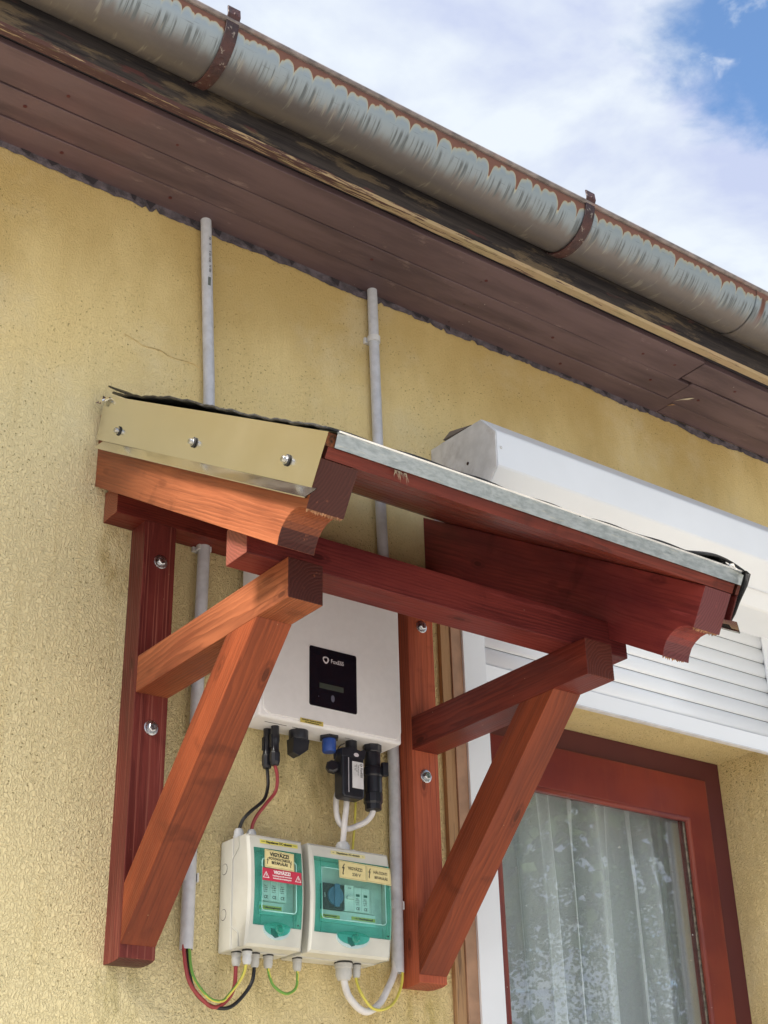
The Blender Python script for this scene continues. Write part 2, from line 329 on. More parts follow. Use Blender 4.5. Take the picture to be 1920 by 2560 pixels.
MAT['bluep'] = plain('blue plastic', (.02, .07, .32), .4)
MAT['print_w'] = plain('white print', (.62, .58, .62), .5)
MAT['print_d'] = plain('black print', (.02, .02, .02), .6)
MAT['print_r'] = plain('white sticker print', (.85, .78, .78), .5)
MAT['lcd'] = plain('grey green lcd', (.055, .065, .055), .3)
MAT['btn'] = plain('grey button mark', (.12, .12, .17), .4)
MAT['lab_y'] = plain('bright yellow label tape', (.72, .66, .14), .5, var=.04)
MAT['lab_y2'] = plain('faded yellow label tape', (.72, .66, .33), .5, var=.04)
MAT['stk_y'] = plain('pale yellow warning sticker', (.76, .66, .33), .45, var=.05)
MAT['stk_r'] = plain('red warning sticker', (.52, .035, .075), .4, var=.05)
MAT['dev_w'] = plain('pale breaker plastic', (.80, .88, .86), .45)
MAT['dev_k'] = plain('dark switch plastic', (.035, .035, .045), .4)
MAT['dev_b'] = plain('blue rotary knob', (.09, .20, .36), .4)
MAT['c_red'] = plain('dark red cable', (.34, .045, .05), .4)
MAT['c_blk'] = plain('black cable', (.012, .012, .014), .35)
MAT['c_wht'] = plain('white cable', (.72, .70, .70), .45, dirt=(.4, .36, .32), dirt_amt=.2)
MAT['c_yel'] = plain('yellow cable', (.68, .60, .10), .4)
MAT['c_grn'] = plain('green cable', (.16, .36, .06), .4)
MAT['gland'] = plain('grey cable gland', (.50, .50, .49), .45)
MAT['gland2'] = plain('light cable gland', (.62, .64, .66), .4)
MAT['trim'] = None
t = NT('weathered brown trim'); f = t.noise(t.coord(vec=t.node('ShaderNodeNewGeometry').outputs['Position'], scale=(60, 60, 2.5)), 1.2, 6, .7)
MAT['trim'] = t.set(Base_Color=t.mix(t.rng(f, .52, .66), t.mix(t.rng(f, .3, .5), (.30, .165, .075), (.40, .235, .115)), (.13, .075, .045)), Roughness=.8, Normal=t.bump(f, .002))
MAT['tan'] = plain('tan painted trim', (.40, .235, .145), .6, var=.1, scale=20)
# window paint
t = NT('oxblood gloss paint'); n = t.noise(t.coord(scale=(1, 1, 1)), 4, 5); n3 = t.noise(t.coord(scale=(40, 40, 2)), 1, 4)
c = t.mix(t.rng(n, .3, .7), (.125, .017, .018), (.21, .034, .022)); c = t.mix(t.math('MULTIPLY', t.rng(n3, .55, .75), .4), c, (.27, .065, .03))
chip = t.rng(t.noise(t.coord(), 85, 2), .765, .78); c = t.mix(t.math('MULTIPLY', chip, .7), c, (.6, .52, .42))
MAT['wframe'] = t.set(Base_Color=c, Roughness=.34, Coat_Weight=.10, Specular_IOR_Level=.35, Normal=t.bump(n3, .0006))
t = NT('shaded oxblood paint'); MAT['wframe_d'] = t.set(Base_Color=t.mix(t.noise(t.coord(), 6, 4), (.075, .014, .018), (.11, .020, .02)), Roughness=.6)  # outer frame: recess shade painted in as a darker oxblood copy
# glass pane of the window
t = NT('window glass'); t.n.remove(t.b)
fr = schlick(t)
gl = t.node('ShaderNodeBsdfGlossy', {'Color': (.96, .98, 1, 1), 'Roughness': 0.0})
tr = t.node('ShaderNodeBsdfTransparent', {'Color': (.98, 1, 1, 1)})
df = t.node('ShaderNodeBsdfDiffuse', {'Color': (.75, .77, .75, 1)})
m1 = t.node('ShaderNodeMixShader', {0: t.math('MULTIPLY', fr, 2.2, True), 1: tr.outputs[0], 2: gl.outputs[0]})
dust = t.rng(t.noise(t.coord(), 130, 2, .5), .70, .76, .012, .45)
m2 = t.node('ShaderNodeMixShader', {0: dust, 1: m1.outputs[0], 2: df.outputs[0]})
t.l.new(m2.outputs[0], t.out.inputs[0]); MAT['glass'] = t.m
# sheer curtain
t = NT('sheer white curtain'); t.n.remove(t.b)
df = t.node('ShaderNodeBsdfDiffuse', {'Color': (.90, .95, .97, 1)}); tl = t.node('ShaderNodeBsdfTranslucent', {'Color': (.82, .86, .85, 1)}); tr = t.node('ShaderNodeBsdfTransparent')
a1 = t.node('ShaderNodeMixShader', {0: .12, 1: df.outputs[0], 2: tl.outputs[0]})
lw = t.node('ShaderNodeLayerWeight', {'Blend': .35}).outputs['Facing']
wv = t.noise(t.coord(scale=(900, 900, 900)), 1.0, 1)
op = t.math('ADD', t.rng(lw, .05, .65, .60, 1.0), t.math('MULTIPLY', t.math('SUBTRACT', wv, .5), .5), True)
a2 = t.node('ShaderNodeMixShader', {0: op, 1: tr.outputs[0], 2: a1.outputs[0]})
t.l.new(a2.outputs[0], t.out.inputs[0]); MAT['curtain'] = t.m
def tinted(name, tint, refl=1.0, haze=.08, hc=(.2, .6, .52)):
    t = NT(name); t.n.remove(t.b)
    fr = schlick(t)
    gl = t.node('ShaderNodeBsdfGlossy', {'Roughness': .06}); tr = t.node('ShaderNodeBsdfTransparent', {'Color': (*tint, 1)})
    df = t.node('ShaderNodeBsdfDiffuse', {'Color': (*hc, 1)})
    m0 = t.node('ShaderNodeMixShader', {0: t.rng(t.noise(t.coord(), 30, 3), .3, .7, haze * .88, haze * 1.12), 1: tr.outputs[0], 2: df.outputs[0]})
    m1 = t.node('ShaderNodeMixShader', {0: t.math('MULTIPLY', fr, refl, True), 1: m0.outputs[0], 2: gl.outputs[0]})
    t.l.new(m1.outputs[0], t.out.inputs[0]); return t.m
MAT['turq'] = tinted('turquoise cover plastic', (.62, .93, .88), 1.3, .12, (.14, .58, .50))
MAT['turq_clear'] = tinted('clear tinted pane', (.84, .97, .95), .8, .04, (.4, .62, .58))
MAT['ground'] = plain('pale paving', (.60, .56, .50), .9, var=.15, scale=2)
MAT['room'] = plain('dim plaster', (.16, .15, .14), .9)
MAT['rooft'] = plain('red clay roof', (.28, .10, .06), .85, var=.2)
MAT['bark'] = plain('brown bark', (.10, .075, .055), .95, var=.3, scale=30, bump=.01)
t = NT('green leaves'); rr = t.noise(t.coord(), 1.3, 3)
t.set(Base_Color=t.mix(t.rng(rr, .3, .7), (.045, .085, .022), (.10, .15, .035)), Roughness=.5); MAT['leaf'] = t.m
MAT['nest'] = plain('dry grass tuft', (.45, .38, .26), .9)

# ------------------------------------------------------------------ object helpers
W = {}
def tag(o, label=None, cat=None, group=None, kind=None):
    if label: o['label'] = label
    if cat: o['category'] = cat
    if group: o['group'] = group
    if kind: o['kind'] = kind
    return o
def thing(name, loc, label, cat, group=None):
    o = bpy.data.objects.new(name, None); col.objects.link(o); o.location = loc; o.empty_display_size = .05
    W[o] = Matrix.Translation(loc); return tag(o, label, cat, group)
def link(name, me, mat, parent=None, M=None, color=None):
    o = bpy.data.objects.new(name, me); col.objects.link(o)
    if mat is not None and len(me.materials) == 0:
        for m in (mat if isinstance(mat, (list, tuple)) else [mat]): me.materials.append(m)
    M = M if M is not None else Matrix.Identity(4)
    W[o] = M.copy()
    if parent is not None:
        o.parent = parent; o.matrix_local = W[parent].inverted() @ M
    else: o.matrix_local = M
    if color: o.color = (*color, 1)
    return o
def mesh_from(verts, faces, M=None, bevel=0.0, seg=2, smooth=False, fm=None, uvs=None, angle=None):
    """verts in world space; stored in the local space of M"""
    if M is None:
        c = sum((Vector(v) for v in verts), Vector()) / len(verts); M = Matrix.Translation(c)
    Mi = M.inverted(); bm = bmesh.new()
    vs_ = [bm.verts.new(Mi @ Vector(v)) for v in verts]
    for i, f in enumerate(faces):
        try:
            ff = bm.faces.new([vs_[j] for j in f]); ff.smooth = smooth
            if fm: ff.material_index = fm[i]
        except ValueError: pass
    bmesh.ops.recalc_face_normals(bm, faces=bm.faces[:])
    if bevel: bmesh.ops.bevel(bm, geom=[e for e in bm.edges if e.calc_face_angle(0) > .35], offset=bevel, segments=seg, profile=.6, affect='EDGES', clamp_overlap=True)
    me = bpy.data.meshes.new('mesh'); bm.to_mesh(me); bm.free(); return me, M
BOXF = [(0, 3, 2, 1), (4, 5, 6, 7), (0, 1, 5, 4), (1, 2, 6, 5), (2, 3, 7, 6), (3, 0, 4, 7)]
def boxv(x, y, z): return [(x[0], y[0], z[0]), (x[1], y[0], z[0]), (x[1], y[1], z[0]), (x[0], y[1], z[0]), (x[0], y[0], z[1]), (x[1], y[0], z[1]), (x[1], y[1], z[1]), (x[0], y[1], z[1])]
def box(name, x, y, z, mat, parent=None, bevel=0.0, M=None, color=None, seg=2, smooth=False):
    me, M = mesh_from(boxv(x, y, z), BOXF, M, bevel, seg)
    if smooth:
        for p in me.polygons: p.use_smooth = True
    return link(name, me, mat, parent, M, color)
def prism(name, poly, axis, a, b, mat, parent=None, bevel=0.0, M=None, color=None, smooth=False):
    """poly: 2-D outline; axis 'x' -> (y,z) swept over x a..b ; 'y' -> (x,z) ; 'z' -> (x,y)"""
    def P(p, t):
        return (t, p[0], p[1]) if axis == 'x' else (p[0], t, p[1]) if axis == 'y' else (p[0], p[1], t)
    n = len(poly); verts = [P(p, a) for p in poly] + [P(p, b) for p in poly]
    faces = [tuple(range(n)), tuple(range(2 * n - 1, n - 1, -1))] + [(i, (i + 1) % n, (i + 1) % n + n, i + n) for i in range(n)]
    me, M = mesh_from(verts, faces, M, bevel)
    if smooth:
        for p in me.polygons: p.use_smooth = len(p.vertices) == 4
    return link(name, me, mat, parent, M, color)
def frameM(origin, xdir, ydir=None):
    x = Vector(xdir).normalized(); y = Vector(ydir).normalized() if ydir else Vector((0, 0, 1)).cross(x)
    z = x.cross(y).normalized(); y = z.cross(x); m = Matrix.Identity(4)
    for i in range(3): m[i][0], m[i][1], m[i][2] = x[i], y[i], z[i]
    m.translation = Vector(origin); return m
AXX = lambda o: frameM(o, (1, 0, 0), (0, 1, 0)); AXZ = lambda o: frameM(o, (0, 0, 1), (1, 0, 0)); AXY = lambda o: frameM(o, (0, 1, 0), (0, 0, 1))
def lathe(name, prof, M, mat, parent=None, n=20, smooth=True, mats=None):
    """prof: [(r, h)] revolved about local Z of M"""
    verts, faces = [], []
    for r, h in prof:
        for k in range(n):
            a = 2 * math.pi * k / n; verts.append((r * math.cos(a), r * math.sin(a), h))
    for i in range(len(prof) - 1):
        for k in range(n): faces.append((i * n + k, i * n + (k + 1) % n, (i + 1) * n + (k + 1) % n, (i + 1) * n + k))
    faces.append(tuple(range(n))); faces.append(tuple(range(len(prof) * n - 1, (len(prof) - 1) * n - 1, -1)))
    bm = bmesh.new(); vs_ = [bm.verts.new(v) for v in verts]
    for f in faces:
        ff = bm.faces.new([vs_[j] for j in f]); ff.smooth = smooth and len(f) == 4
    bmesh.ops.recalc_face_normals(bm, faces=bm.faces[:])
    me = bpy.data.meshes.new('mesh'); bm.to_mesh(me); bm.free()
    if smooth: me.set_sharp_from_angle(angle=R_(35))
    return link(name, me, mat, parent, M)
DOWN = lambda o: Matrix.Translation(o) @ Matrix.Rotation(math.pi, 4, 'X')      # local Z points down
FRONT = lambda o: Matrix.Translation(o) @ Matrix.Rotation(math.pi / 2, 4, 'X')  # local Z points to -Y
LEFT = lambda o: Matrix.Translation(o) @ Matrix.Rotation(-math.pi / 2, 4, 'Y')  # local Z points to -X
def smooth_path(pts, k=6):
    P = [Vector(p) for p in pts]; P = [P[0] * 2 - P[1]] + P + [P[-1] * 2 - P[-2]]; out = []
    for i in range(1, len(P) - 2):
        for j in range(k):
            t = j / k; a, b, c, d = P[i - 1], P[i], P[i + 1], P[i + 2]
            out.append(.5 * ((2 * b) + (c - a) * t + (2 * a - 5 * b + 4 * c - d) * t * t + (3 * b - a - 3 * c + d) * t ** 3))
    out.append(P[-2]); return out
def tube(name, pts, r, mat, parent=None, n=12, k=6, stripe=None, twist=0.0, label=None, cat=None, group=None, smooth=True):
    pts = smooth_path(pts, k) if k > 1 else [Vector(p) for p in pts]
    c = pts[0].copy(); verts, faces, fm = [], [], []
    tang = (pts[1] - pts[0]).normalized(); nrm = tang.orthogonal().normalized()
    for i, p in enumerate(pts):
        t_ = (pts[min(i + 1, len(pts) - 1)] - pts[max(i - 1, 0)]).normalized()
        nrm = (nrm - t_ * nrm.dot(t_)).normalized(); b = t_.cross(nrm)
        for j in range(n):
            a = 2 * math.pi * j / n; verts.append(p - c + (nrm * math.cos(a) + b * math.sin(a)) * r)
    for i in range(len(pts) - 1):
        for j in range(n):
            faces.append((i * n + j, i * n + (j + 1) % n, (i + 1) * n + (j + 1) % n, (i + 1) * n + j))
            fm.append(1 if stripe is not None and ((j + int(i * twist) + stripe) % n) < n * .38 else 0)
    faces.append(tuple(range(n))); faces.append(tuple(range(len(verts) - 1, len(verts) - 1 - n, -1))); fm += [0, 0]
    me = bpy.data.meshes.new('mesh'); me.from_pydata([tuple(v) for v in verts], [], faces)
    for p, m_ in zip(me.polygons, fm): p.use_smooth = len(p.vertices) == 4; p.material_index = m_
    o = link(name, me, mat, parent, Matrix.Translation(c))
    if label: tag(o, label, cat, group)
    return o
def text(name, body, size, M, mat, parent, sx=1.0, bold=0.0, align='CENTER'):
    cu = bpy.data.curves.new('t', 'FONT'); cu.body = body; cu.size = size; cu.align_x = align; cu.align_y = 'CENTER'; cu.offset = bold; cu.extrude = .00012; cu.resolution_u = 3
    o = bpy.data.objects.new('t', cu); col.objects.link(o); dg = bpy.context.evaluated_depsgraph_get()
    me = bpy.data.meshes.new_from_object(o.evaluated_get(dg)); bpy.data.objects.remove(o)
    for v in me.vertices: v.co.x *= sx
    me.materials.clear()
    return link(name, me, mat, parent, M)
def TF(x, y, z, rot=0.0, tilt=0.0):  # text frame facing -Y
    return Matrix.Translation((x, y, z)) @ Matrix.Rotation(math.pi / 2 + tilt, 4, 'X') @ Matrix.Rotation(rot, 4, 'Z')
def dup(o, parent, M, name=None):
    c = o.copy(); col.objects.link(c); W[c] = M.copy()
    if parent is not None: c.parent = parent; c.matrix_parent_inverse = Matrix.Identity(4); c.matrix_local = W[parent].inverted() @ M
    else: c.parent = None; c.matrix_local = M
    return c

# ================================================================== SETTING
me, M = mesh_from([(-60, -60, 0), (60, -60, 0), (60, 60, 0), (-60, 60, 0)], [(0, 1, 2, 3)], Matrix.Identity(4))
tag(link('ground', me, MAT['ground'], None, M), kind='structure')

# house wall with the window opening
WX0, WX1, WZ0, WZ1 = 1.985, 2.996, 1.25, 2.751
wall = thing('house_wall', (0, 0, 0), 'yellow textured stucco house wall under the brown eave', 'wall')
def wall_mesh():
    X = [-4, WX0, WX1, 9]; Z = [0, WZ0, WZ1, 3.70]; v, f = [], []
    for yy in (0.0, .34):
        for zz in Z:
            for xx in X: v.append((xx, yy, zz))
    idx = lambda k, j, i: k * 16 + j * 4 + i
    for j in range(3):
        for i in range(3):
            if i == 1 and j == 1: continue
            f.append((idx(0, j, i), idx(0, j, i + 1), idx(0, j + 1, i + 1), idx(0, j + 1, i)))
            f.append((idx(1, j, i), idx(1, j + 1, i), idx(1, j + 1, i + 1), idx(1, j, i + 1)))
    fs = [(0, 1, 2, 3)]
    ring = [(1, 1), (1, 2), (2, 2), (2, 1)]
    for a in range(4):
        (i0, j0), (i1, j1) = ring[a], ring[(a + 1) % 4]
        f.append((idx(0, j0, i0), idx(0, j1, i1), idx(1, j1, i1), idx(1, j0, i0)))
    for i in range(3):
        f.append((idx(0, 0, i), idx(0, 0, i + 1), idx(1, 0, i + 1), idx(1, 0, i))); f.append((idx(0, 3, i), idx(0, 3, i + 1), idx(1, 3, i + 1), idx(1, 3, i)))
        f.append((idx(0, i, 0), idx(0, i + 1, 0), idx(1, i + 1, 0), idx(1, i, 0))); f.append((idx(0, i, 3), idx(0, i + 1, 3), idx(1, i + 1, 3), idx(1, i, 3)))
    return mesh_from(v, f, Matrix.Identity(4))
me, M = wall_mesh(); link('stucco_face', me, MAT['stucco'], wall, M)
# ragged mortar line where the stucco stops short of the soffit
v, f = [], []; N = 420; rr = random.Random(3); hv = 0.0
top = []
for i in range(N + 1):
    x = .2 + 3.6 * i / N; hv = hv * .86 + rr.uniform(-1, 1) * .0042
    zb = 3.6715 + hv * .6 + .0025 * math.sin(x * 3.1) + (.010 if rr.random() < .05 else 0); zb = min(zb, 3.679)
    v += [(x, -.0035 - rr.random() * .002, zb), (x, -.0018, zb - .005), (x, -.006, 3.684)]
for i in range(N):
    a = i * 3; f += [(a, a + 3, a + 5, a + 2), (a + 1, a + 4, a + 3, a)]
me, M = mesh_from(v, f, Matrix.Identity(4)); link('mortar_line', me, MAT['mortar'], wall, M)
# torn dark holes in the mortar line
for i in range(34):
    x = .55 + i * .078 + rr.uniform(-.03, .03); w_ = rr.uniform(.012, .04); h_ = rr.uniform(.006, .020)
    me, M = mesh_from([(x, -.0075, 3.6825), (x + w_, -.0075, 3.6825), (x + w_ * rr.uniform(.3, .9), -.0075, 3.6825 - h_), (x + w_ * .2, -.0075, 3.6825 - h_ * .5),
                       (x, -.0055, 3.6825), (x + w_, -.0055, 3.6825)], [(0, 1, 2, 3), (0, 4, 5, 1)])
    link('mortar_gap', me, MAT['dark_void'], wall, M)
# repaired crack by the left conduit
tube('plaster_crack', [(1.055, -.0008, 3.317), (1.085, -.0012, 3.309), (1.10, -.0008, 3.304), (1.14, -.0014, 3.307), (1.165, -.0008, 3.300), (1.215, -.0012, 3.303), (1.235, -.0008, 3.298)], .0009,
     plain('crack filler', (.70, .53, .25), .95, var=.2), wall, n=6, k=4)

# dim room behind the window
v = boxv((1.6, 3.6), (.342, 3.0), (.9, 3.3)); me, M = mesh_from(v, [BOXF[i] for i in (0, 1, 3, 4, 5)], None)
tag(link('room_interior', me, MAT['room'], None, M), kind='structure')

# ================================================================== EAVE
eave = thing('roof_eave', (0, 0, 3.68), 'brown boarded roof eave with peeling dark fascia above the yellow wall', 'roof eave')
def soffit_board(x0, x1, y0, y1, z=3.683, th=.016, tilt=0.0, seg=14, taper=0.0):
    """a thin board, slightly bowed and with uneven edges"""
    n = seg; v, f = [], []; r = random.Random(int(x0 * 100 + y0 * 9999))
    for i in range(n + 1):
        x = x0 + (x1 - x0) * i / n; e0 = r.uniform(-.0009, .0009) ; e1 = 0; e1 = r.uniform(-.0009, .0009) + taper * i / n; dz = .0012 * math.sin(x * 4 + y0 * 50)
        for (yy, zz) in ((y0 + e0, z + dz), (y1 + e1, z + dz + tilt), (y1 + e1, z + th), (y0 + e0, z + th)): v.append((x, yy, zz))
    for i in range(n):
        a = i * 4
        for k in range(4): f.append((a + k, a + (k + 1) % 4, a + 4 + (k + 1) % 4, a + 4 + k))
    f += [(0, 1, 2, 3), (4 * n, 4 * n + 3, 4 * n + 2, 4 * n + 1)]
    me, M = mesh_from(v, f, None, .0009, 1)
    return link('soffit_board', me, MAT['soffit'], eave, M)
JX = 2.62
soffit_board(-1.2, 2.70, -.0745, -.004, 3.6832); soffit_board(-1.2, JX + .05, -.1605, -.0785, 3.6824, tilt=.0005); soffit_board(-1.2, JX, -.263, -.1700, 3.6818, taper=.0072)
soffit_board(2.703, 5.2, -.066, -.006, 3.6836); soffit_board(JX + .053, 5.2, -.1675, -.0685, 3.683); soffit_board(JX + .006, 5.2, -.2555, -.1735, 3.6838)
# slim gap strips behind the board joints and the outer slot
box('backing_batten', (-1.2, 5.2), (-.285, -.004), (3.7012, 3.716), MAT['dark_void'], eave)
# nail heads (dark dimples) on the boards
nm = None
for (x, y) in [(.80, -.205), (1.05, -.205), (1.27, -.215), (.74, -.128), (1.31, -.19), (.86, -.043), (1.12, -.045), (1.62, -.12), (1.9, -.21), (2.2, -.12), (2.45, -.2), (2.3, -.04), (2.56, -.21), (2.56, -.12), (2.8, -.21), (2.75, -.12)]:
    if nm is None: nm = lathe('nail_head', [(.0042, 0), (.0042, .0008), (.0012, .0011)], DOWN((x, y, 3.6822)), MAT['wframe_d'], eave, n=10)
    else: dup(nm, eave, DOWN((x, y, 3.6822)))
# chipped spot and a leaf-shaped paint flake by the joint
me, M = mesh_from([(2.694, -.080, 3.6815), (2.706, -.095, 3.6808), (2.722, -.108, 3.681), (2.731, -.124, 3.6815), (2.722, -.120, 3.6808), (2.708, -.104, 3.6812), (2.699, -.090, 3.6808)], [tuple(range(7))])
link('paint_flake', me, plain('bare chipped wood', (.62, .54, .42), .8, var=.2), eave, M)
me, M = mesh_from([(2.694, -.052, 3.6818), (2.700, -.056, 3.6812), (2.713, -.068, 3.6812), (2.706, -.066, 3.6818)], [(0, 1, 2, 3)])
link('paint_flake', me, plain('split bare wood', (.50, .28, .12), .8, var=.2), eave, M)
# fascia board, rough outside, pale peeling under edge
v, f = [], []; n = 150; r = random.Random(11)
for i in range(n + 1):
    x = -1.2 + 6.4 * i / n; e = r.uniform(-.0016, .0016)
    v += [(x, -.286, 3.679), (x, -.3085 + e * .4, 3.6772 + e * .5), (x, -.3135 + e, 3.6835 + e), (x, -.3125 + r.uniform(-.0012, .0012), 3.735), (x, -.312, 3.862), (x, -.286, 3.862)]
fm = []
for i in range(n):
    a = i * 6
    for k in range(6): f.append((a + k, a + (k + 1) % 6, a + 6 + (k + 1) % 6, a + 6 + k)); fm.append(1 if k in (0, 1) else 0)
me, M = mesh_from(v, f, None, fm=fm); link('fascia_board', me, [MAT['fascia'], MAT['edge']], eave, M)
# roof slab over it (hidden by the gutter from below)
prism('roof_slab', [(-.372, 3.868), (-.372, 3.893), (4.0, 6.95), (4.0, 6.925)], 'x', -1.2, 5.2, MAT['rooft'], eave)

# gutter
gut = thing('rain_gutter', (0, -.395, 3.785), 'half round galvanised rain gutter streaked with rust below its rim', 'gutter')
GY, GZ, GR = -.395, 3.785, .080
def gutter_mesh(x0, x1, R, nseg=26):
    bm = bmesh.new(); uvl = bm.loops.layers.uv.new('UVMap'); nx = int((x1 - x0) / .08); rows = []
    for i in range(nx + 1):
        x = x0 + (x1 - x0) * i / nx; sag = .0015 * math.sin(x * 3.2); row = []
        for j in range(nseg + 1):
            a = math.pi + math.pi * j / nseg     # from front rim under to the back rim
            row.append(bm.verts.new((x, GY + R * math.cos(a), GZ + R * math.sin(a) + sag)))
        rows.append(row)
    for i in range(nx):
        for j in range(nseg):
            q = [(i, j), (i + 1, j), (i + 1, j + 1), (i, j + 1)]
            fc = bm.faces.new([rows[a][b] for a, b in q]); fc.smooth = True
            for lp, (a, b) in zip(fc.loops, q): lp[uvl].uv = (x0 + (x1 - x0) * a / nx, R * math.pi * b / nseg)
    me = bpy.data.meshes.new('mesh'); bm.to_mesh(me); bm.free(); return me
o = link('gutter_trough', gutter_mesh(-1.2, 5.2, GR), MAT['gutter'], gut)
md = o.modifiers.new('thickness', 'SOLIDIFY'); md.thickness = .0012; md.offset = 1
tube('gutter_rim_bead', [(-1.2 + .4 * i, GY - GR - .002, GZ + .003 + .0015 * math.sin((-1.2 + .4 * i) * 3.2)) for i in range(17)], .0062, plain('grey rusty rim', (.26, .22, .21), .55, .2, var=.2, dirt=(.26, .10, .06), dirt_amt=.6), gut, n=10, k=2)
def hook(x):
    w = .0145; v, f = [], []; R0, R1 = GR + .0018, GR + .0058; pts0, pts1 = [], []
    for j in range(33):
        a = math.pi + math.pi * j / 32; pts0.append((GY + R0 * math.cos(a), GZ + R0 * math.sin(a))); pts1.append((GY + R1 * math.cos(a), GZ + R1 * math.sin(a)))
    pts0 = [(GY - R0 - .004, GZ + .034), (GY - R0 - .0062, GZ + .012)] + pts0 + [(GY + R0, GZ + .06)]
    pts1 = [(GY - R1 - .004, GZ + .034), (GY - R1 - .0062, GZ + .012)] + pts1 + [(GY + R1, GZ + .06)]
    n = len(pts0)
    for i in range(n):
        for (xx, (a, b)) in ((x - w, pts0[i]), (x + w, pts0[i]), (x + w, pts1[i]), (x - w, pts1[i])): v.append((xx, a, b))
    for i in range(n - 1):
        a = i * 4
        for k in range(4): f.append((a + k, a + (k + 1) % 4, a + 4 + (k + 1) % 4, a + 4 + k))
    f += [(0, 1, 2, 3), (4 * n - 4, 4 * n - 1, 4 * n - 2, 4 * n - 3)]
    me, M = mesh_from(v, f, Matrix.Translation((x, GY, GZ)), .0008, 1)
    h = link('hook_strap', me, MAT['strap'], gut, M)
    lathe('rivet', [(.004, 0), (.004, .002), (.002, .004)], FRONT((x + .002, GY - R1 - .0042, GZ + .016)), MAT['strap'], h, n=10)
    return h
h1 = hook(2.003)
for x in (1.019, .03, 2.99, 3.98):
    c = dup(h1, gut, Matrix.Translation((x, GY, GZ)))
    for ch in list(h1.children):
        dup(ch, c, Matrix.Translation((x - 2.003, 0, 0)) @ W[ch])
# overlapping joint collar at the right
o = link('joint_collar', gutter_mesh(2.60, 2.68, GR + .0022), MAT['gutter'], gut)

# ================================================================== CONDUITS
def clip(parent, x, y, z, r, front=False):
    v, f = [], []; n = 14
    for i in range(n + 1):
        a = R_(-30) + R_(240) * i / n; a = a + (math.pi if front else 0)
        for (rr_, zz) in ((r, -.008), (r + .0032, -.008), (r + .0032, .008), (r, .008)):
            v.append((x + rr_ * math.cos(a), y + rr_ * math.sin(a) * 1.0, z + zz))
    for i in range(n):
        q = i * 4
        for k in range(4): f.append((q + k, q + (k + 1) % 4, q + 4 + (k + 1) % 4, q + 4 + k))
    f += [(0, 1, 2, 3), (4 * n, 4 * n + 3, 4 * n + 2, 4 * n + 1)]
    me, M = mesh_from(v, f, Matrix.Translation((x, y, z))); link('clip', me, MAT['pvc_clip'], parent, M)
    box('clip_foot', (x - .019, x + .019), (-.0075, .0), (z - .008, z + .008), MAT['pvc_clip'], parent, .001)
PR = .0124
def conduit(pts, label):
    t_ = thing('conduit', (pts[-1][0], -.018, pts[-1][2]), label, 'conduit pipe')
    P = smooth_path(pts, 5); v, f = [], []; n = 24
    for p in P:
        for rr_ in (PR, PR - .0016):
            for k in range(n):
                a = 2 * math.pi * k / n; v.append((p.x + rr_ * math.cos(a), p.y + rr_ * math.sin(a), p.z))
    for i in range(len(P) - 1):
        for k in range(n):
            a = i * 2 * n; k2 = (k + 1) % n
            f.append((a + k, a + k2, a + 2 * n + k2, a + 2 * n + k)); f.append((a + n + k, a + 3 * n + k, a + 3 * n + k2, a + n + k2))
    for e in (0, (len(P) - 1) * 2 * n):
        for k in range(n): f.append((e + k, e + n + k, e + n + (k + 1) % n, e + (k + 1) % n))
    me, M = mesh_from(v, f, Matrix.Translation(pts[-1])); 
    for pl in me.polygons: pl.use_smooth = True
    me.set_sharp_from_angle(angle=R_(40))
    pipe = link('pipe', me, MAT['pvc'], t_, M); return t_, pipe
ct, pipe = conduit([(1.2265, -.018, 3.685), (1.243, -.018, 3.40), (1.2555, -.018, 3.12), (1.2535, -.018, 2.6), (1.2515, -.018, 2.0705)], 'left grey pvc conduit pipe ending left of the smaller junction box')
clip(ct, 1.254, -.018, 2.198, PR); clip(ct, 1.2548, -.018, 2.862, PR)
# printed marks on the pipe
TXM = lambda x, z: Matrix.Translation((x, -.0316, z)) @ Matrix.Rotation(math.pi / 2, 4, 'X') @ Matrix.Rotation(R_(28), 4, 'Y') @ Matrix.Rotation(math.pi / 2, 4, 'Z')
for zt, b in ((3.628, 'F2'), (3.612, 'A'), (3.578, 'E 25 1250'), (3.545, 'N 750')):
    text('printed_mark', b, .0075, Matrix.Translation((1.2302 + (3.66 - zt) * .045, -.0312, zt)) @ Matrix.Rotation(math.pi / 2, 4, 'X') @ Matrix.Rotation(-math.pi / 2, 4, 'Z'), MAT['print_d'], pipe)
box('printed_block', (1.2320, 1.2385), (-.0312, -.0302), (3.500, 3.522), plain('grey print', (.13, .15, .14), .6), pipe)
ct, pipe = conduit([(1.6945, -.018, 3.685), (1.699, -.018, 3.40), (1.7045, -.018, 3.10), (1.716, -.018, 2.75), (1.7225, -.018, 2.45), (1.7195, -.018, 2.0675)], 'grey pvc conduit pipe right of the inverter, beside the right canopy post')
clip(ct, 1.6963, -.018, 3.538, PR, True); clip(ct, 1.7205, -.018, 2.197, PR)

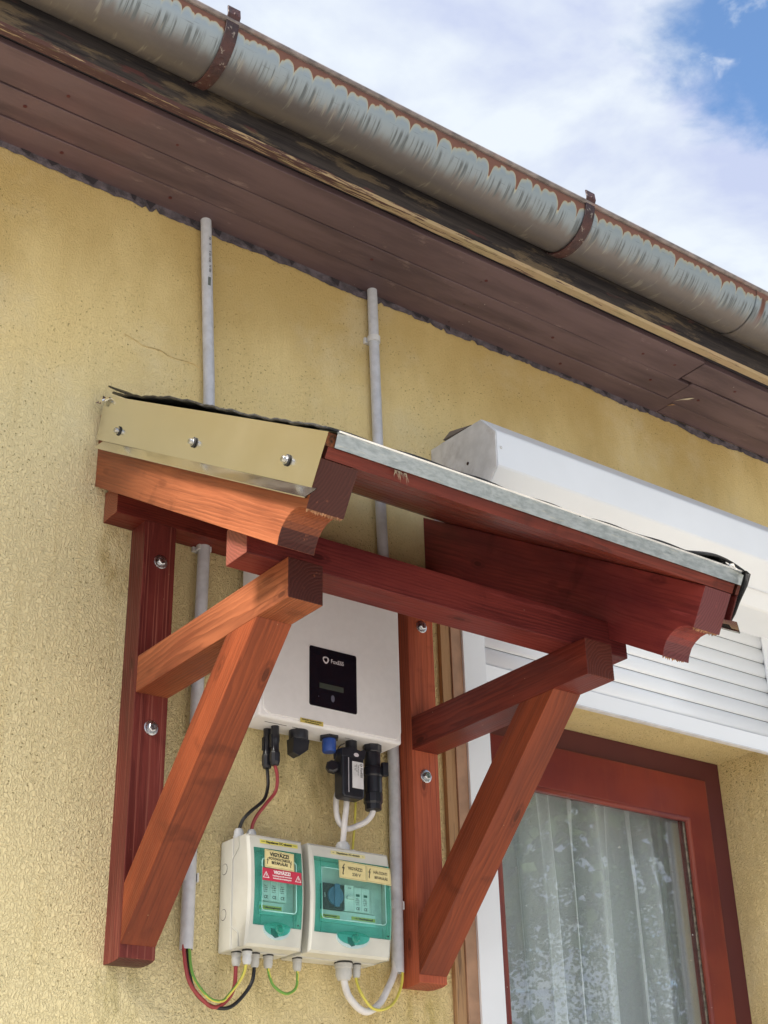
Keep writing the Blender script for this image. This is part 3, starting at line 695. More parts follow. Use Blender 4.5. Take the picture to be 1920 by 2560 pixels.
# ================================================================== CANOPY
can = thing('timber_canopy', (1.46, 0, 2.03), 'small red-brown stained timber canopy on two wall brackets, metal edged roof', 'canopy')
TH = math.atan(.597); CT, ST = math.cos(TH), math.sin(TH)
def SN(s, n): return (-s * CT - n * ST, 2.9395 - s * ST + n * CT)
def bracket(x0, x1, zb, ya, b1, b3, wpost, warm, wbrace, tint=(1, 1, 1)):
    xm = (x0 + x1) / 2
    # post: the foot is sawn to a shallow arch
    zt = 2.8641; prof = [(0, zb), (-.020, zb - .001), (-.040, zb + .0), (-.0500, zb + .0015), (-.0597, zb + .0045), (-.0597, zt), (0, zt)]
    post = prism('post', prof, 'x', x0, x1, wpost, can, .0012, AXZ((xm, -.03, 2.45)), tint)
    prism('arm', [(-.0599, 2.5095), (ya, 2.5095), (ya, 2.5801), (-.0599, 2.5801)], 'x', x0 + .0004, x1 - .0004, warm, can, .0016, AXY((xm, -.3, 2.545)), tint)
    d = Vector((0, b1 + .0597, 2.5095 - 2.060)).normalized()
    prism('brace', [(-.0599, 2.060), (b1, 2.5093), (b3, 2.5093), (-.0599, 2.1612)], 'x', x0 + .0002, x1 - .0002, wbrace, can, .0013, frameM((xm, -.25, 2.28), d, (1, 0, 0)), tint)
    return post
def bolt(parent, x, z, big=1.0):
    w = lathe('bolt', [(.0068, 0), (.0068, .0), (.0138, .0002), (.0140, .0018), (.0132, .0024), (.0078, .0026)], FRONT((x, -.0599, z)), MAT['bolt'], parent, n=24)
    lathe('bolt_head', [(.0083, .0022), (.0083, .0080), (.0068, .0092)], FRONT((x, -.0599, z)) @ Matrix.Rotation(.3, 4, 'Z'), MAT['bolt'], parent, n=6, smooth=False)
pL = bracket(1.1016, 1.1694, 2.0343, -.5748, -.4833, -.3858, MAT['wood_dark'], MAT['wood'], MAT['wood_mid'])
pR = bracket(1.7396, 1.8081, 2.0419, -.5859, -.4947, -.3960, MAT['wood_groove'], MAT['wood_red'], MAT['wood_brown'])
bolt(pL, 1.1381, 2.7825); bolt(pL, 1.137, 2.4469); bolt(pR, 1.7759, 2.7931); bolt(pR, 1.7732, 2.4579)
box('wall_plate', (1.0389, 1.886), (-.0597, -.001), (2.8643, 2.930), MAT['wood_beam'], can, .0015, AXX((1.46, -.03, 2.9)))
box('purlin', (1.0386, 1.8859), (-.5513, -.4861), (2.5803, 2.6455), MAT['wood_beam'], can, .0018, AXX((1.46, -.52, 2.61)), (.95, .95, 1.25))
def rafter(x0, x1, mat, tint=(1, 1, 1)):
    r = random.Random(int(x0 * 100)); cut = [(.790, 0.0), (.7873, .012), (.7877, .028), (.7925, .040), (.8015, .0525), (.812, .0600), (.8247, .0640), (.834, .0650), (.8435, .0645)]
    prof = [(-.0005, 0.0)] + cut + [(.8437, .142), (-.078, .142)]
    pts = [SN(s, n) for s, n in prof]; pts[0] = (-.0008, 2.9395)
    pts[-1] = (-.0008, 2.9395 + .142 / CT)
    return prism('rafter', pts, 'x', x0, x1, mat, can, .0011, frameM((x0, -.35, 2.8), (0, -CT, -ST), (1, 0, 0)), tint)
rafter(1.0157, 1.083, MAT['wood']); rafter(1.841, 1.909, MAT['wood_red'], (1.35, 1.3, 1.9))
# rough saw fibres below the sawn ends
def splinters(x0, x1, s, n, cnt, seed):
    r = random.Random(seed); v, f = [], []
    for i in range(cnt):
        x = x0 + (x1 - x0) * (i + r.random()) / cnt; l = r.uniform(.002, .0075); w_ = r.uniform(.0008, .002); y, z = SN(s - r.uniform(0, .004), n)
        y2, z2 = SN(s - r.uniform(-.001, .006), n - l); a = len(v)
        v += [(x - w_, y, z), (x + w_, y, z), (x + w_, y + .003, z), (x - w_, y + .003, z), (x + r.uniform(-.001, .001), y2, z2)]
        f += [(0 + a, 1 + a, 4 + a), (1 + a, 2 + a, 4 + a), (2 + a, 3 + a, 4 + a), (3 + a, a, 4 + a), (a, 3 + a, 2 + a, 1 + a)]
    me, M = mesh_from(v, f, None); tag(link('sawn_splinters', me, plain('splintered pine', (.42, .22, .12), .9, var=.3), can, M), kind='stuff')
splinters(1.019, 1.081, .8435, .0655, 46, 1); splinters(1.844, 1.907, .8435, .0655, 40, 2); splinters(1.846, 1.9, .7895, .0015, 26, 3)
# tongue and groove roof boards, one object each
DM = lambda s: frameM((1.46, *SN(s, .15)), (1, 0, 0), (0, -CT, -ST))
NB = 9; s0, s1 = -.012, .8425; bw = (s1 - s0) / NB
for i in range(NB):
    a = s0 + i * bw; b = a + bw - .0006
    prof = [(a, .1470), (a + .004, .1432), (b - .004, .1432), (b, .1470), (b, .1612), (a, .1612)]
    if i == NB - 1: prof = [(a, .1470), (a + .004, .1432), (b, .1432), (b, .1612), (a, .1612)]
    prism('roof_board', [SN(s, n) for s, n in prof], 'x', 1.0225, 1.9125, MAT['wood_red'], can, 0, DM(a + bw / 2))
prism('sheathing', [SN(s, n) for s, n in ((s0 + .01, .1616), (.843, .1616), (.843, .1815), (s0 + .01, .1815))], 'x', 1.0135, 1.9125, MAT['osb'], can, 0, DM(.4))
# drip flashing at the front edge, folded hem on top
fl = prism('eave_flashing', [SN(s, n) for s, n in ((.8455, .1845), (.8485, .1620), (.8495, .1620), (.8468, .1862), (.79, .1862), (.79, .1850))], 'x', 1.029, 1.9165, MAT['galv'], can)
prism('flashing_hem', [SN(s, n) for s, n in ((.8440, .1864), (.8500, .1858), (.8500, .1885), (.8440, .1888))], 'x', 1.029, 1.9165, plain('bright folded hem', (.86, .87, .88), .22, 1.0), fl)
# side flashings
def side(x, sgn, nm_):
    prof = [(x, .0905), (x + sgn * .0006, .0905), (x + sgn * .0006, .1815), (x - sgn * .03, .1855), (x - sgn * .03, .1845), (x, .1808)]
    v, f = [], []; NS = 26; r = random.Random(5)
    for i in range(NS + 1):
        q = i / NS; s = -.052 + .905 * q; cu = .0 + (.012 * max(0, .035 - q) / .035)
        for k, (xx, nn) in enumerate(prof):
            lo = (.0055 * q) if k < 2 else 0
            bulge = .0010 * math.sin(q * 9 + k) if k < 3 else 0
            st_ = (-nn * .597 + .006) if k < 2 else -.064
            v.append((xx + sgn * bulge, *SN(st_ + (.853 - st_) * q, nn + lo + (-cu * 1.6 if k >= 2 else 0))))
    n = len(prof)
    for i in range(NS):
        a = i * n
        for k in range(n): f.append((a + k, a + (k + 1) % n, a + n + (k + 1) % n, a + n + k))
    me, M = mesh_from(v, f, frameM((x, *SN(.4, .13)), (0, -CT, -ST), (1, 0, 0)))
    o = link('side_flashing', me, MAT['alu'], can, M)
    # turned-out drip lip
    v, f = [], []
    for i in range(NS + 1):
        q = i / NS; s = -.010 + .878 * q; lo = .0055 * q
        for (xx, nn) in ((x, .0908 + lo), (x + sgn * .0155, .0735 + lo), (x + sgn * .0145, .0720 + lo), (x + sgn * .0105, .0745 + lo), (x + sgn * .0105, .0755 + lo), (x + sgn * .0135, .0742 + lo), (x - sgn * .0003, .0898 + lo)):
            v.append((xx, *SN(s - (.012 * (1 - (nn - .0735 - lo) / .0173) if q > .9 else 0) * 0, nn)))
    n = 7
    for i in range(NS):
        a = i * n
        for k in range(n): f.append((a + k, a + (k + 1) % n, a + n + (k + 1) % n, a + n + k))
    me, M = mesh_from(v, f, frameM((x, *SN(.4, .08)), (0, -CT, -ST), (1, 0, 0))); link('drip_lip', me, MAT['alu'], o, M)
    return o
sl = side(1.0098, -1, 'l'); sr = side(1.9165, 1, 'r')
def screw(parent, x, y, z, sgn=-1):
    M_ = LEFT((x, y, z)) if sgn < 0 else Matrix.Translation((x, y, z)) @ Matrix.Rotation(math.pi / 2, 4, 'Y')
    lathe('washer', [(.0088, 0), (.0095, .0012), (.0088, .0026)], M_, MAT['rubber'], parent, n=20)
    lathe('screw', [(.0076, .0027), (.0078, .0036), (.0050, .0046), (.0050, .0098), (.0036, .0106)], M_, MAT['bolt'], parent, n=6 * 3, smooth=True)
for y, z in ((-.1097, 3.0098), (-.4157, 2.8368), (-.7161, 2.6607)): screw(sl, 1.0087, y, z)
screw(sr, 1.9178, -.4157, 2.8368, 1)
# bitumen felt, wavy and ragged
v, f = [], []; NX, NS = 70, 70; r = random.Random(8)
def fz(x, q):
    e = math.exp(-((q - .33) / .20) ** 2) * math.exp(-((x - 1.01) / .05) ** 2) * .0080
    e2 = math.exp(-((q - .98) / .05) ** 2) * math.exp(-((x - 1.86) / .06) ** 2) * .012
    return .1875 + e + e2 + .0012 * math.sin(x * 47 + q * 9) + .0011 * math.sin(q * 61 + x * 13) + .0008 * math.sin(q * 140)
for j in range(NS + 1):
    q = j / NS; edgeL = 1.0055 - .003 * math.sin(q * 23) - .0015 * math.sin(q * 71); edgeR = 1.922 + .004 * math.sin(q * 19)
    for i in range(NX + 1):
        x = edgeL + (edgeR - edgeL) * i / NX; s = -.030 + (.875 + .0022 * math.sin(x * 31) + .0018 * math.sin(x * 83 + 1)) * q; s = max(s, -.060)
        v.append((x, *SN(s, fz(x, q))))
for j in range(NS):
    for i in range(NX):
        a = j * (NX + 1) + i; f.append((a, a + 1, a + NX + 2, a + NX + 1))
me, M = mesh_from(v, f, DM(.4), smooth=True); o = link('roofing_felt', me, MAT['felt'], can, M)
md = o.modifiers.new('thickness', 'SOLIDIFY'); md.thickness = .0035; md.offset = 0
# curled corner of felt at the upper left and the torn flap hanging at the right end
v, f = [], []
for i in range(9):
    s = -.062 + .012 * i; up = .0085 * (1 - i / 8) ** 1.2
    for xx in (1.006, 1.05): v += [(xx, *SN(s, .190 + up)), (xx, *SN(s, .1935 + up))]
for i in range(8):
    a = i * 4; f += [(a, a + 4, a + 6, a + 2), (a + 1, a + 3, a + 7, a + 5), (a, a + 1, a + 5, a + 4), (a + 2, a + 6, a + 7, a + 3)]
f += [(0, 2, 3, 1), (32, 33, 35, 34)]
me, M = mesh_from(v, f, None); link('felt_curl', me, MAT['felt'], can, M)
v, f = [], []
path = [(.855, .190, 1.917), (.861, .186, 1.922), (.862, .165, 1.9215), (.857, .135, 1.920), (.855, .110, 1.9195), (.851, .095, 1.919), (.846, .088, 1.9225), (.851, .080, 1.929)]
for (s, n, x) in path: v += [(x, *SN(s, n)), (x + .0025, *SN(s, n)), (x + .0025, *SN(s - .05, n)), (x, *SN(s - .05, n))]
for i in range(len(path) - 1):
    a = i * 4
    for k in range(4): f.append((a + k, a + (k + 1) % 4, a + 4 + (k + 1) % 4, a + 4 + k))
f += [(0, 1, 2, 3), (len(v) - 4, len(v) - 1, len(v) - 2, len(v) - 3)]
me, M = mesh_from(v, f, None); link('felt_flap', me, MAT['felt'], can, M)
# crumpled foil ends of the side flashing
def foil(cx, s, n, seed, w_=.010, cnt=9, mat='alu'):
    r = random.Random(seed); v, f = [], []
    for i in range(cnt):
        for j in range(4): v.append((cx + r.uniform(-w_, w_) * .5 - .003 * j, *SN(s + i * .006 + r.uniform(-.002, .002), n - j * .006 * (1 if i < 5 else .6) + r.uniform(-.002, .002))))
    for i in range(cnt - 1):
        for j in range(3): a = i * 4 + j; f.append((a, a + 1, a + 5, a + 4))
    me, M = mesh_from(v, f, None); o = link('crumpled_foil', me, plain('crumpled foil', (.9, .9, .9), .16, 1.0, var=.05), can, M)
    md = o.modifiers.new('t', 'SOLIDIFY'); md.thickness = .0008
foil(1.006, -.080, .178, 3, .008); foil(1.895, .815, .1945, 6, .02, 7)
# dry grass tuft under the flashing
v, f = [], []; r = random.Random(4)
for i in range(26):
    x = 1.153 + r.uniform(-.012, .012); y, z = SN(.848, .160); l = r.uniform(.006, .020); a = len(v); w_ = .0006
    v += [(x - w_, y, z), (x + w_, y, z), (x + w_ + r.uniform(-.008, .008), y + r.uniform(-.006, .004), z - l)]; f.append((a, a + 1, a + 2))
me, M = mesh_from(v, f, None); tag(link('grass_tuft', me, MAT['nest'], can, M), kind='stuff')

# ================================================================== INVERTER
inv = thing('solar_inverter', (1.515, -.03, 2.50), 'white solar inverter with a black display, hung between the canopy brackets', 'inverter')
box('housing', (1.345, 1.6855), (-.0975, -.020), (2.4995, 2.880), MAT['inv'], inv, .0075, seg=4, smooth=False)
def rrect(x0, x1, z0, z1, r, n=6):
    out = []
    for (cx, cz, a0) in ((x1 - r, z0 + r, -90), (x1 - r, z1 - r, 0), (x0 + r, z1 - r, 90), (x0 + r, z0 + r, 180)):
        for i in range(n + 1):
            a = R_(a0 + 90 * i / n); out.append((cx + r * math.cos(a), cz + r * math.sin(a)))
    return out
prism('front_cover', rrect(1.3505, 1.681, 2.5065, 2.876, .020), 'y', -.1018, -.0970, MAT['inv'], inv, .0014)
dp = prism('display_panel', rrect(1.4560, 1.5702, 2.5410, 2.6660, .0045), 'y', -.1030, -.1015, MAT['black'], inv, .0003)
LY = -.1032
# rounded triangular ring emblem
def ring2d(cx, cz, r, hole, rot, th=.0003, lobes=3, amp=.08):
    v, f = [], []; n = 36
    for i in range(n):
        a = 2 * math.pi * i / n; k = 1 + amp * math.cos(lobes * (a - rot)); kh = 1 + amp * 1.3 * math.cos(lobes * (a - rot - .25))
        v += [(cx + r * k * math.cos(a), LY, cz + r * k * math.sin(a)), (cx + hole * kh * math.cos(a) - .0002, LY, cz + hole * kh * math.sin(a) + .0002)]
    for i in range(n):
        a = i * 2; b = ((i + 1) % n) * 2; f.append((a, b, b + 1, a + 1))
    return mesh_from(v, f, None)
me, M = ring2d(1.4950, 2.6420, .0075, .0043, R_(150)); link('emblem', me, MAT['print_w'], dp, M)
text('brand_name', 'FoxESS', .0118, TF(1.5228, LY, 2.6415), MAT['print_w'], dp, .92, .00015)
box('lcd_window', (1.4796, 1.5372), (-.1034, -.1029), (2.5803, 2.5912), MAT['lcd'], dp)
me, M = mesh_from([(1.5114 + .0043 * math.cos(a), LY, 2.5632 + .0073 * math.sin(a)) for a in [i * math.pi / 10 for i in range(20)]], [tuple(range(20))]); link('button', me, MAT['btn'], dp, M)
lathe('indicator', [(.0009, 0), (.0009, .0004)], FRONT((1.4775, LY, 2.5620)), MAT['btn'], dp, n=10)
lb = box('warning_label', (1.4352, 1.4886), (-.1027, -.1019), (2.5015, 2.5105), plain('gold label', (.62, .50, .13), .4), inv, M=Matrix.Translation((1.462, -.102, 2.506)))
text('label_print', 'FIGYELEM!  Napelemes rendszer', .0034, TF(1.4618, -.1029, 2.5077), MAT['print_d'], lb, 1.0, .0001)
text('label_print', 'csak feszültségmentesen', .0034, TF(1.4618, -.1029, 2.5037), MAT['print_d'], lb, 1.0, .0001)
for (x, w_) in ((1.372, .05), (1.435, .03), (1.560, .02)):
    box('port_outline', (x, x + w_), (-.074, -.0733), (2.4988, 2.4996), MAT['print_d'], inv)
# rotary dc switch
sw = lathe('dc_switch', [(.019, 0), (.0195, .003), (.0192, .018), (.0185, .020)], DOWN((1.4600, -.058, 2.500)), MAT['blackp'], inv, n=28)
me, M = mesh_from([(1.4412, -.070, 2.482), (1.4788, -.070, 2.482), (1.4788, -.044, 2.482), (1.4412, -.044, 2.482), (1.4415, -.068, 2.452), (1.4560, -.068, 2.446), (1.4770, -.068, 2.462), (1.4770, -.046, 2.462), (1.4560, -.046, 2.446), (1.4415, -.046, 2.452)],
    [(0, 1, 2, 3), (0, 4, 5, 6, 1), (1, 6, 7, 2), (2, 7, 8, 9, 3), (3, 9, 4, 0), (4, 9, 8, 5), (5, 8, 7, 6)], None, .0008, 1)
link('switch_grip', me, MAT['blackp'], sw, M)
bc = lathe('port_collar', [(.0205, 0), (.0205, .0055), (.0188, .0065)], DOWN((1.5298, -.062, 2.500)), MAT['blackp'], inv, n=6, smooth=False)
lathe('port_cap', [(.0138, .0062), (.0142, .010), (.0140, .0300), (.0125, .0325)], DOWN((1.5298, -.062, 2.500)), MAT['bluep'], inv, n=26)
lathe('ac_port', [(.0195, 0), (.0195, .014), (.0175, .016)], DOWN((1.6370, -.060, 2.500)), MAT['blackp'], inv, n=8, smooth=False)
lathe('com_port', [(.0118, 0), (.0120, .016), (.0118, .024)], DOWN((1.5850, -.060, 2.500)), MAT['blackp'], inv, n=20)
# solar plugs
def mc4(x, y, z, label, h=.079):
    t_ = thing('solar_plug', (x, y, z), label, 'connector', 'plugs under the inverter')
    lathe('plug_body', [(.0080, 0), (.0080, .016), (.0092, .018), (.0092, .030), (.0080, .034), (.0082, .048), (.0094, .052)], DOWN((x, y, z)), MAT['blackp'], t_, n=18)
    lathe('plug_nut', [(.0094, .0525), (.0102, .055), (.0100, .072), (.0075, h), (.0034, h + .001)], DOWN((x, y, z)), MAT['blackp'], t_, n=9, smooth=False)
    box('latch', (x - .0105, x - .0078), (y - .0035, y + .0035), (z - .044, z - .018), MAT['blackp'], t_, .0006)
mc4(1.4015, -.0365, 2.499, 'black solar plug on the black cable, close to the wall below the inverter')
mc4(1.4055, -.0585, 2.500, 'black solar plug on the red cable below the inverter')
# wifi stick
wf = thing('wifi_dongle', (1.572, -.07, 2.37), 'black wifi stick with a white label hanging below the inverter', 'dongle')
prism('stick_body', rrect(1.5455, 1.5985, 2.3760, 2.4700, .008), 'y', -.0850, -.0560, MAT['blackp'], wf, .004)
prism('stick_shoulder', [(1.5450, 2.458), (1.5990, 2.458), (1.6030, 2.474), (1.5990, 2.4785), (1.5900, 2.4745), (1.5640, 2.4785), (1.5440, 2.474)], 'y', -.0856, -.0550, MAT['blackp'], wf, .0012)
box('stick_rib', (1.5595, 1.5608), (-.0862, -.0845), (2.386, 2.456), plain('glossy rib', (.5, .5, .55), .2), wf)
sl_ = box('stick_label', (1.5690, 1.5955), (-.0861, -.0851), (2.3965, 2.4500), plain('white paper label', (.68, .68, .70), .5), wf, M=Matrix.Translation((1.582, -.086, 2.42)))
VR = lambda x, z: Matrix.Translation((x, -.0863, z)) @ Matrix.Rotation(math.pi / 2, 4, 'X') @ Matrix.Rotation(-math.pi / 2, 4, 'Z')
text('stick_print', 'FoxESS', .0068, VR(1.5905, 2.4290), MAT['print_d'], sl_, 1, .0001)
text('stick_print', 'WIFI Module 2.0', .0030, VR(1.5830, 2.4330), MAT['print_d'], sl_); text('stick_print', 'Input: 5V DC', .0028, VR(1.5792, 2.4370), MAT['print_d'], sl_)
text('stick_print', 'CE  IP65', .0030, VR(1.5752, 2.4370), MAT['print_d'], sl_)
_l = LY; LY = -.0863; me, M = ring2d(1.5900, 2.4445, .0030, .0017, R_(60)); link('stick_emblem', me, MAT['print_d'], sl_, M); LY = _l
me, M = mesh_from([(1.5790 + .0062 * math.cos(a), -.0859, 2.4640 + .0040 * math.sin(a)) for a in [i * math.pi / 10 for i in range(20)]], [tuple(range(20))]); link('oval_badge', me, MAT['print_w'], wf, M)
cp = thing('port_cover', (1.545, -.066, 2.435), 'small black round port cover dangling on its strap left of the wifi stick', 'cap')
lathe('cover_disc', [(.0115, 0), (.0138, .003), (.0138, .011), (.0105, .014)], Matrix.Translation((1.5400, -.058, 2.4365)) @ Matrix.Rotation(R_(75), 4, 'X') @ Matrix.Rotation(R_(-30), 4, 'Y'), MAT['blackp'], cp, n=8, smooth=False)
tube('strap', [(1.5400, -.066, 2.449), (1.5425, -.068, 2.466), (1.5510, -.068, 2.482), (1.5640, -.066, 2.4905)], .0011, MAT['blackp'], cp, n=6)
# ac plug
ap = thing('ac_plug', (1.636, -.06, 2.365), 'large black round ac plug hanging at the right below the inverter', 'connector')
lathe('plug_body', [(.0160, .014), (.0165, .017), (.0165, .046), (.0200, .048), (.0212, .052), (.0212, .064), (.0190, .067), (.0190, .100)], DOWN((1.6370, -.060, 2.500)), MAT['blackp'], ap, n=28)
lathe('plug_nut', [(.0192, .1005), (.0192, .118), (.0168, .122), (.0165, .133), (.0070, .135)], DOWN((1.6370, -.060, 2.500)), MAT['blackp'], ap, n=10, smooth=False)
box('release_tab', (1.6470, 1.6600), (-.084, -.074), (2.434, 2.462), MAT['blackp'], ap, .0015)

# ================================================================== JUNCTION BOXES
def enclosure(x0, x1, wx0, wx1, ix0, ix1, label, lx, group):
    z0, z1 = 2.0715, 2.2735; t_ = thing('junction_box', ((x0 + x1) / 2, 0, z0), label, 'junction box', group)
    fy = lambda z: -.0935 - .0105 * (1 - ((z - 2.172) / .101) ** 2)
    box('back_box', (x0, x1), (-.046, -.0015), (z0, z1), MAT['cream'], t_, .004, seg=3)
    # cover: curved front, recess for the window
    wz0, wz1 = 2.1090, 2.2475
    X = [x0 + .0015, x0 + .006, wx0, wx1, x1 - .006, x1 - .0015]; Z = sorted([z0 + .0015, z0 + .006, wz0, wz1, z1 - .006, z1 - .0015] + [z0 + .02 + i * .0175 for i in range(10) if abs(z0 + .02 + i * .0175 - wz0) > .004 and abs(z0 + .02 + i * .0175 - wz1) > .004])
    v, f = [], []
    def yy(i, j): return fy(Z[j]) + (.0045 if i in (0, len(X) - 1) or j in (0, len(Z) - 1) else 0)
    for j in range(len(Z)):
        for i in range(len(X)): v.append((X[i], yy(i, j), Z[j]))
    nx = len(X); id_ = lambda j, i: j * nx + i
    for j in range(len(Z) - 1):
        for i in range(nx - 1):
            if i == 2 and Z[j] >= wz0 - 1e-6 and Z[j + 1] <= wz1 + 1e-6: continue
            f.append((id_(j, i), id_(j, i + 1), id_(j + 1, i + 1), id_(j + 1, i)))
    base = len(v); loop = [(0, i) for i in range(nx)] + [(j, nx - 1) for j in range(1, len(Z))] + [(len(Z) - 1, i) for i in range(nx - 2, -1, -1)] + [(j, 0) for j in range(len(Z) - 2, 0, -1)]
    for (j, i) in loop: v.append((X[i], -.0475, Z[j]))
    for k in range(len(loop)):
        a, b = loop[k], loop[(k + 1) % len(loop)]; f.append((id_(*a), id_(*b), base + (k + 1) % len(loop), base + k))
    hl = [(j, 2) for j in range(len(Z)) if wz0 - 1e-6 <= Z[j] <= wz1 + 1e-6]; hr = [(j, 3) for j, _ in hl][::-1]; hole = hl + hr; base = len(v)
    for (j, i) in hole: v.append((X[i], -.070, Z[j]))
    for k in range(len(hole)):
        a, b = hole[k], hole[(k + 1) % len(hole)]; f.append((id_(*a), id_(*b), base + (k + 1) % len(hole), base + k))
    f.append(tuple(base + k for k in range(len(hole))))
    me, M = mesh_from(v, f, None); cov = link('cover', me, MAT['cream'], t_, M)
    # grey seam strip and the moulded ridge on the left flank
    box('seam', (x0 + .0008, x1 - .0008), (-.0478, -.0458), (z0 + .0008, z1 - .0008), MAT['gland'], t_)
    tube('ridge', [(x0 + .0002, -.066, z1 - .002), (x0 + .0002, -.066, z1 - .022), (x0 + .0002, -.044, z1 - .040), (x0 + .0002, -.044, z0 + .043), (x0 + .0002, -.070, z0 + .027), (x0 + .0002, -.073, z0 + .002)], .0012, MAT['cream'], t_, n=8, k=1)
    for zz in (2.2205, 2.138):
        M_ = LEFT((x0 - .0001, -.0185, zz)); lathe('knockout', [(.0098, 0), (.0103, .0002), (.0098, .0004)], M_, plain('knockout groove', (.28, .26, .22), .8) if False else MAT['dark_void'], t_, n=24)
        lathe('knockout_disc', [(.0094, 0), (.0094, .0006)], M_, MAT['cream'], t_, n=24)
    # transparent door: coloured rim + clear pane
    def strip(nm_, xa, xb, za, zb, off, th, mat, par, hole_=None):
        Zs = [za + (zb - za) * i / 12 for i in range(13)]; v, f = [], []
        for z in Zs:
            for (xx, o_) in ((xa, off), (xb, off), (xb, off + th), (xa, off + th)): v.append((xx, fy(z) + o_, z))
        for i in range(12):
            a = i * 4
            for k in range(4): f.append((a + k, a + (k + 1) % 4, a + 4 + (k + 1) % 4, a + 4 + k))
        f += [(0, 1, 2, 3), (48, 51, 50, 49)]; me, M = mesh_from(v, f, None); return link(nm_, me, mat, par, M)
    rimv = [(wx0 + .0006, ix0, wz0 + .0006, wz1 - .0006), (ix1, wx1 - .0006, wz0 + .0006, wz1 - .0006), (ix0, ix1, wz0 + .0006, 2.1335), (ix0, ix1, 2.2290, wz1 - .0006)]
    v, f = [], []
    for (xa, xb, za, zb) in rimv:
        Zs = [za + (zb - za) * i / 8 for i in range(9)]; b0 = len(v)
        for z in Zs:
            for (xx, o_) in ((xa, -.0012), (xb, -.0012), (xb, .0012), (xa, .0012)): v.append((xx, fy(z) + o_, z))
        for i in range(8):
            a = b0 + i * 4
            for k in range(4): f.append((a + k, a + (k + 1) % 4, a + 4 + (k + 1) % 4, a + 4 + k))
        f += [(b0, b0 + 1, b0 + 2, b0 + 3), (b0 + 32, b0 + 35, b0 + 34, b0 + 33)]
    me, M = mesh_from(v, f, None); door = link('door_rim', me, MAT['turq'], t_, M)
    strip('door_pane', ix0 + .0002, ix1 - .0002, 2.1337, 2.2288, .0004, .0015, MAT['turq_clear'], door)
    rp = rrect(ix0 + .001, ix1 - .001, 2.1345, 2.2280, .006, 4)
    tube('pane_bead', [(a, fy(b) - .0012, b) for a, b in rp] + [(rp[0][0], fy(rp[0][1]) - .0012, rp[0][1])], .00095, plain('bright bead', (.35, .66, .62), .2) if 'bead' not in MAT else MAT['bead'], door, n=6, k=1)
    # latch
    lw_ = (wx1 - wx0) * (.27 if x1 - x0 < .15 else .21)
    n = 20; eye = [(lx + lw_ * math.cos(a), 2.1080 + (.0085 if math.sin(a) > 0 else .016) * math.sin(a)) for a in [2 * math.pi * i / n for i in range(n)]]
    prism('latch_recess', [(lx + lw_ * 1.05 * math.cos(a), 2.1070 + (.008 if math.sin(a) > 0 else .021) * math.sin(a)) for a in [2 * math.pi * i / n for i in range(n)]], 'y', fy(2.105) - .0012, fy(2.105) + .004, plain('pale blue recess', (.50, .64, .66), .3) if 'recess' not in MAT else MAT['recess'], cov)
    lat = prism('latch', eye, 'y', fy(2.105) - .0030, fy(2.105) - .0014, MAT['turq'], door)
    lathe('latch_knob', [(.0085, 0), (.0085, .004), (.0060, .0055), (.0055, .0046), (.0026, .0046), (.0020, .0056)], FRONT((lx + .003, fy(2.105) - .0028, 2.1040)), MAT['turq'], door, n=22)
    prism('latch_slot', [(lx - .013, 2.1060), (lx - .004, 2.1050), (lx + .004, 2.0915), (lx - .004, 2.0890), (lx - .012, 2.0945)], 'y', fy(2.1) - .0022, fy(2.1) - .0010, plain('dark teal', (.02, .10, .09), .4), cov)
    for xx in (wx1 - .008,): lathe('door_pin', [(.0016, 0), (.0016, .001)], FRONT((xx, fy(2.115) - .0012, 2.1150)), MAT['dev_k'], door, n=8)
    # inner mask
    box('inner_mask', (wx0 + .001, wx1 - .001), (-.0735, -.0702), (wz0 + .001, wz1 - .001), MAT['cream_d'], cov)
    return t_, cov, door, fy
MAT['bead'] = plain('bright bead', (.35, .66, .62), .2); MAT['recess'] = plain('pale blue recess', (.50, .64, .66), .3)
dc, dcc, dcd, fy = enclosure(1.325, 1.4475, 1.3380, 1.4405, 1.3530, 1.4285, 'smaller cream junction box with a red warning sticker on its green door', 1.3885, 'junction boxes under the inverter')
ac, acc, acd, fy = enclosure(1.4590, 1.6465, 1.4690, 1.6430, 1.4830, 1.6310, 'wider cream junction box with a blue rotary switch behind its green door', 1.5555, 'junction boxes under the inverter')
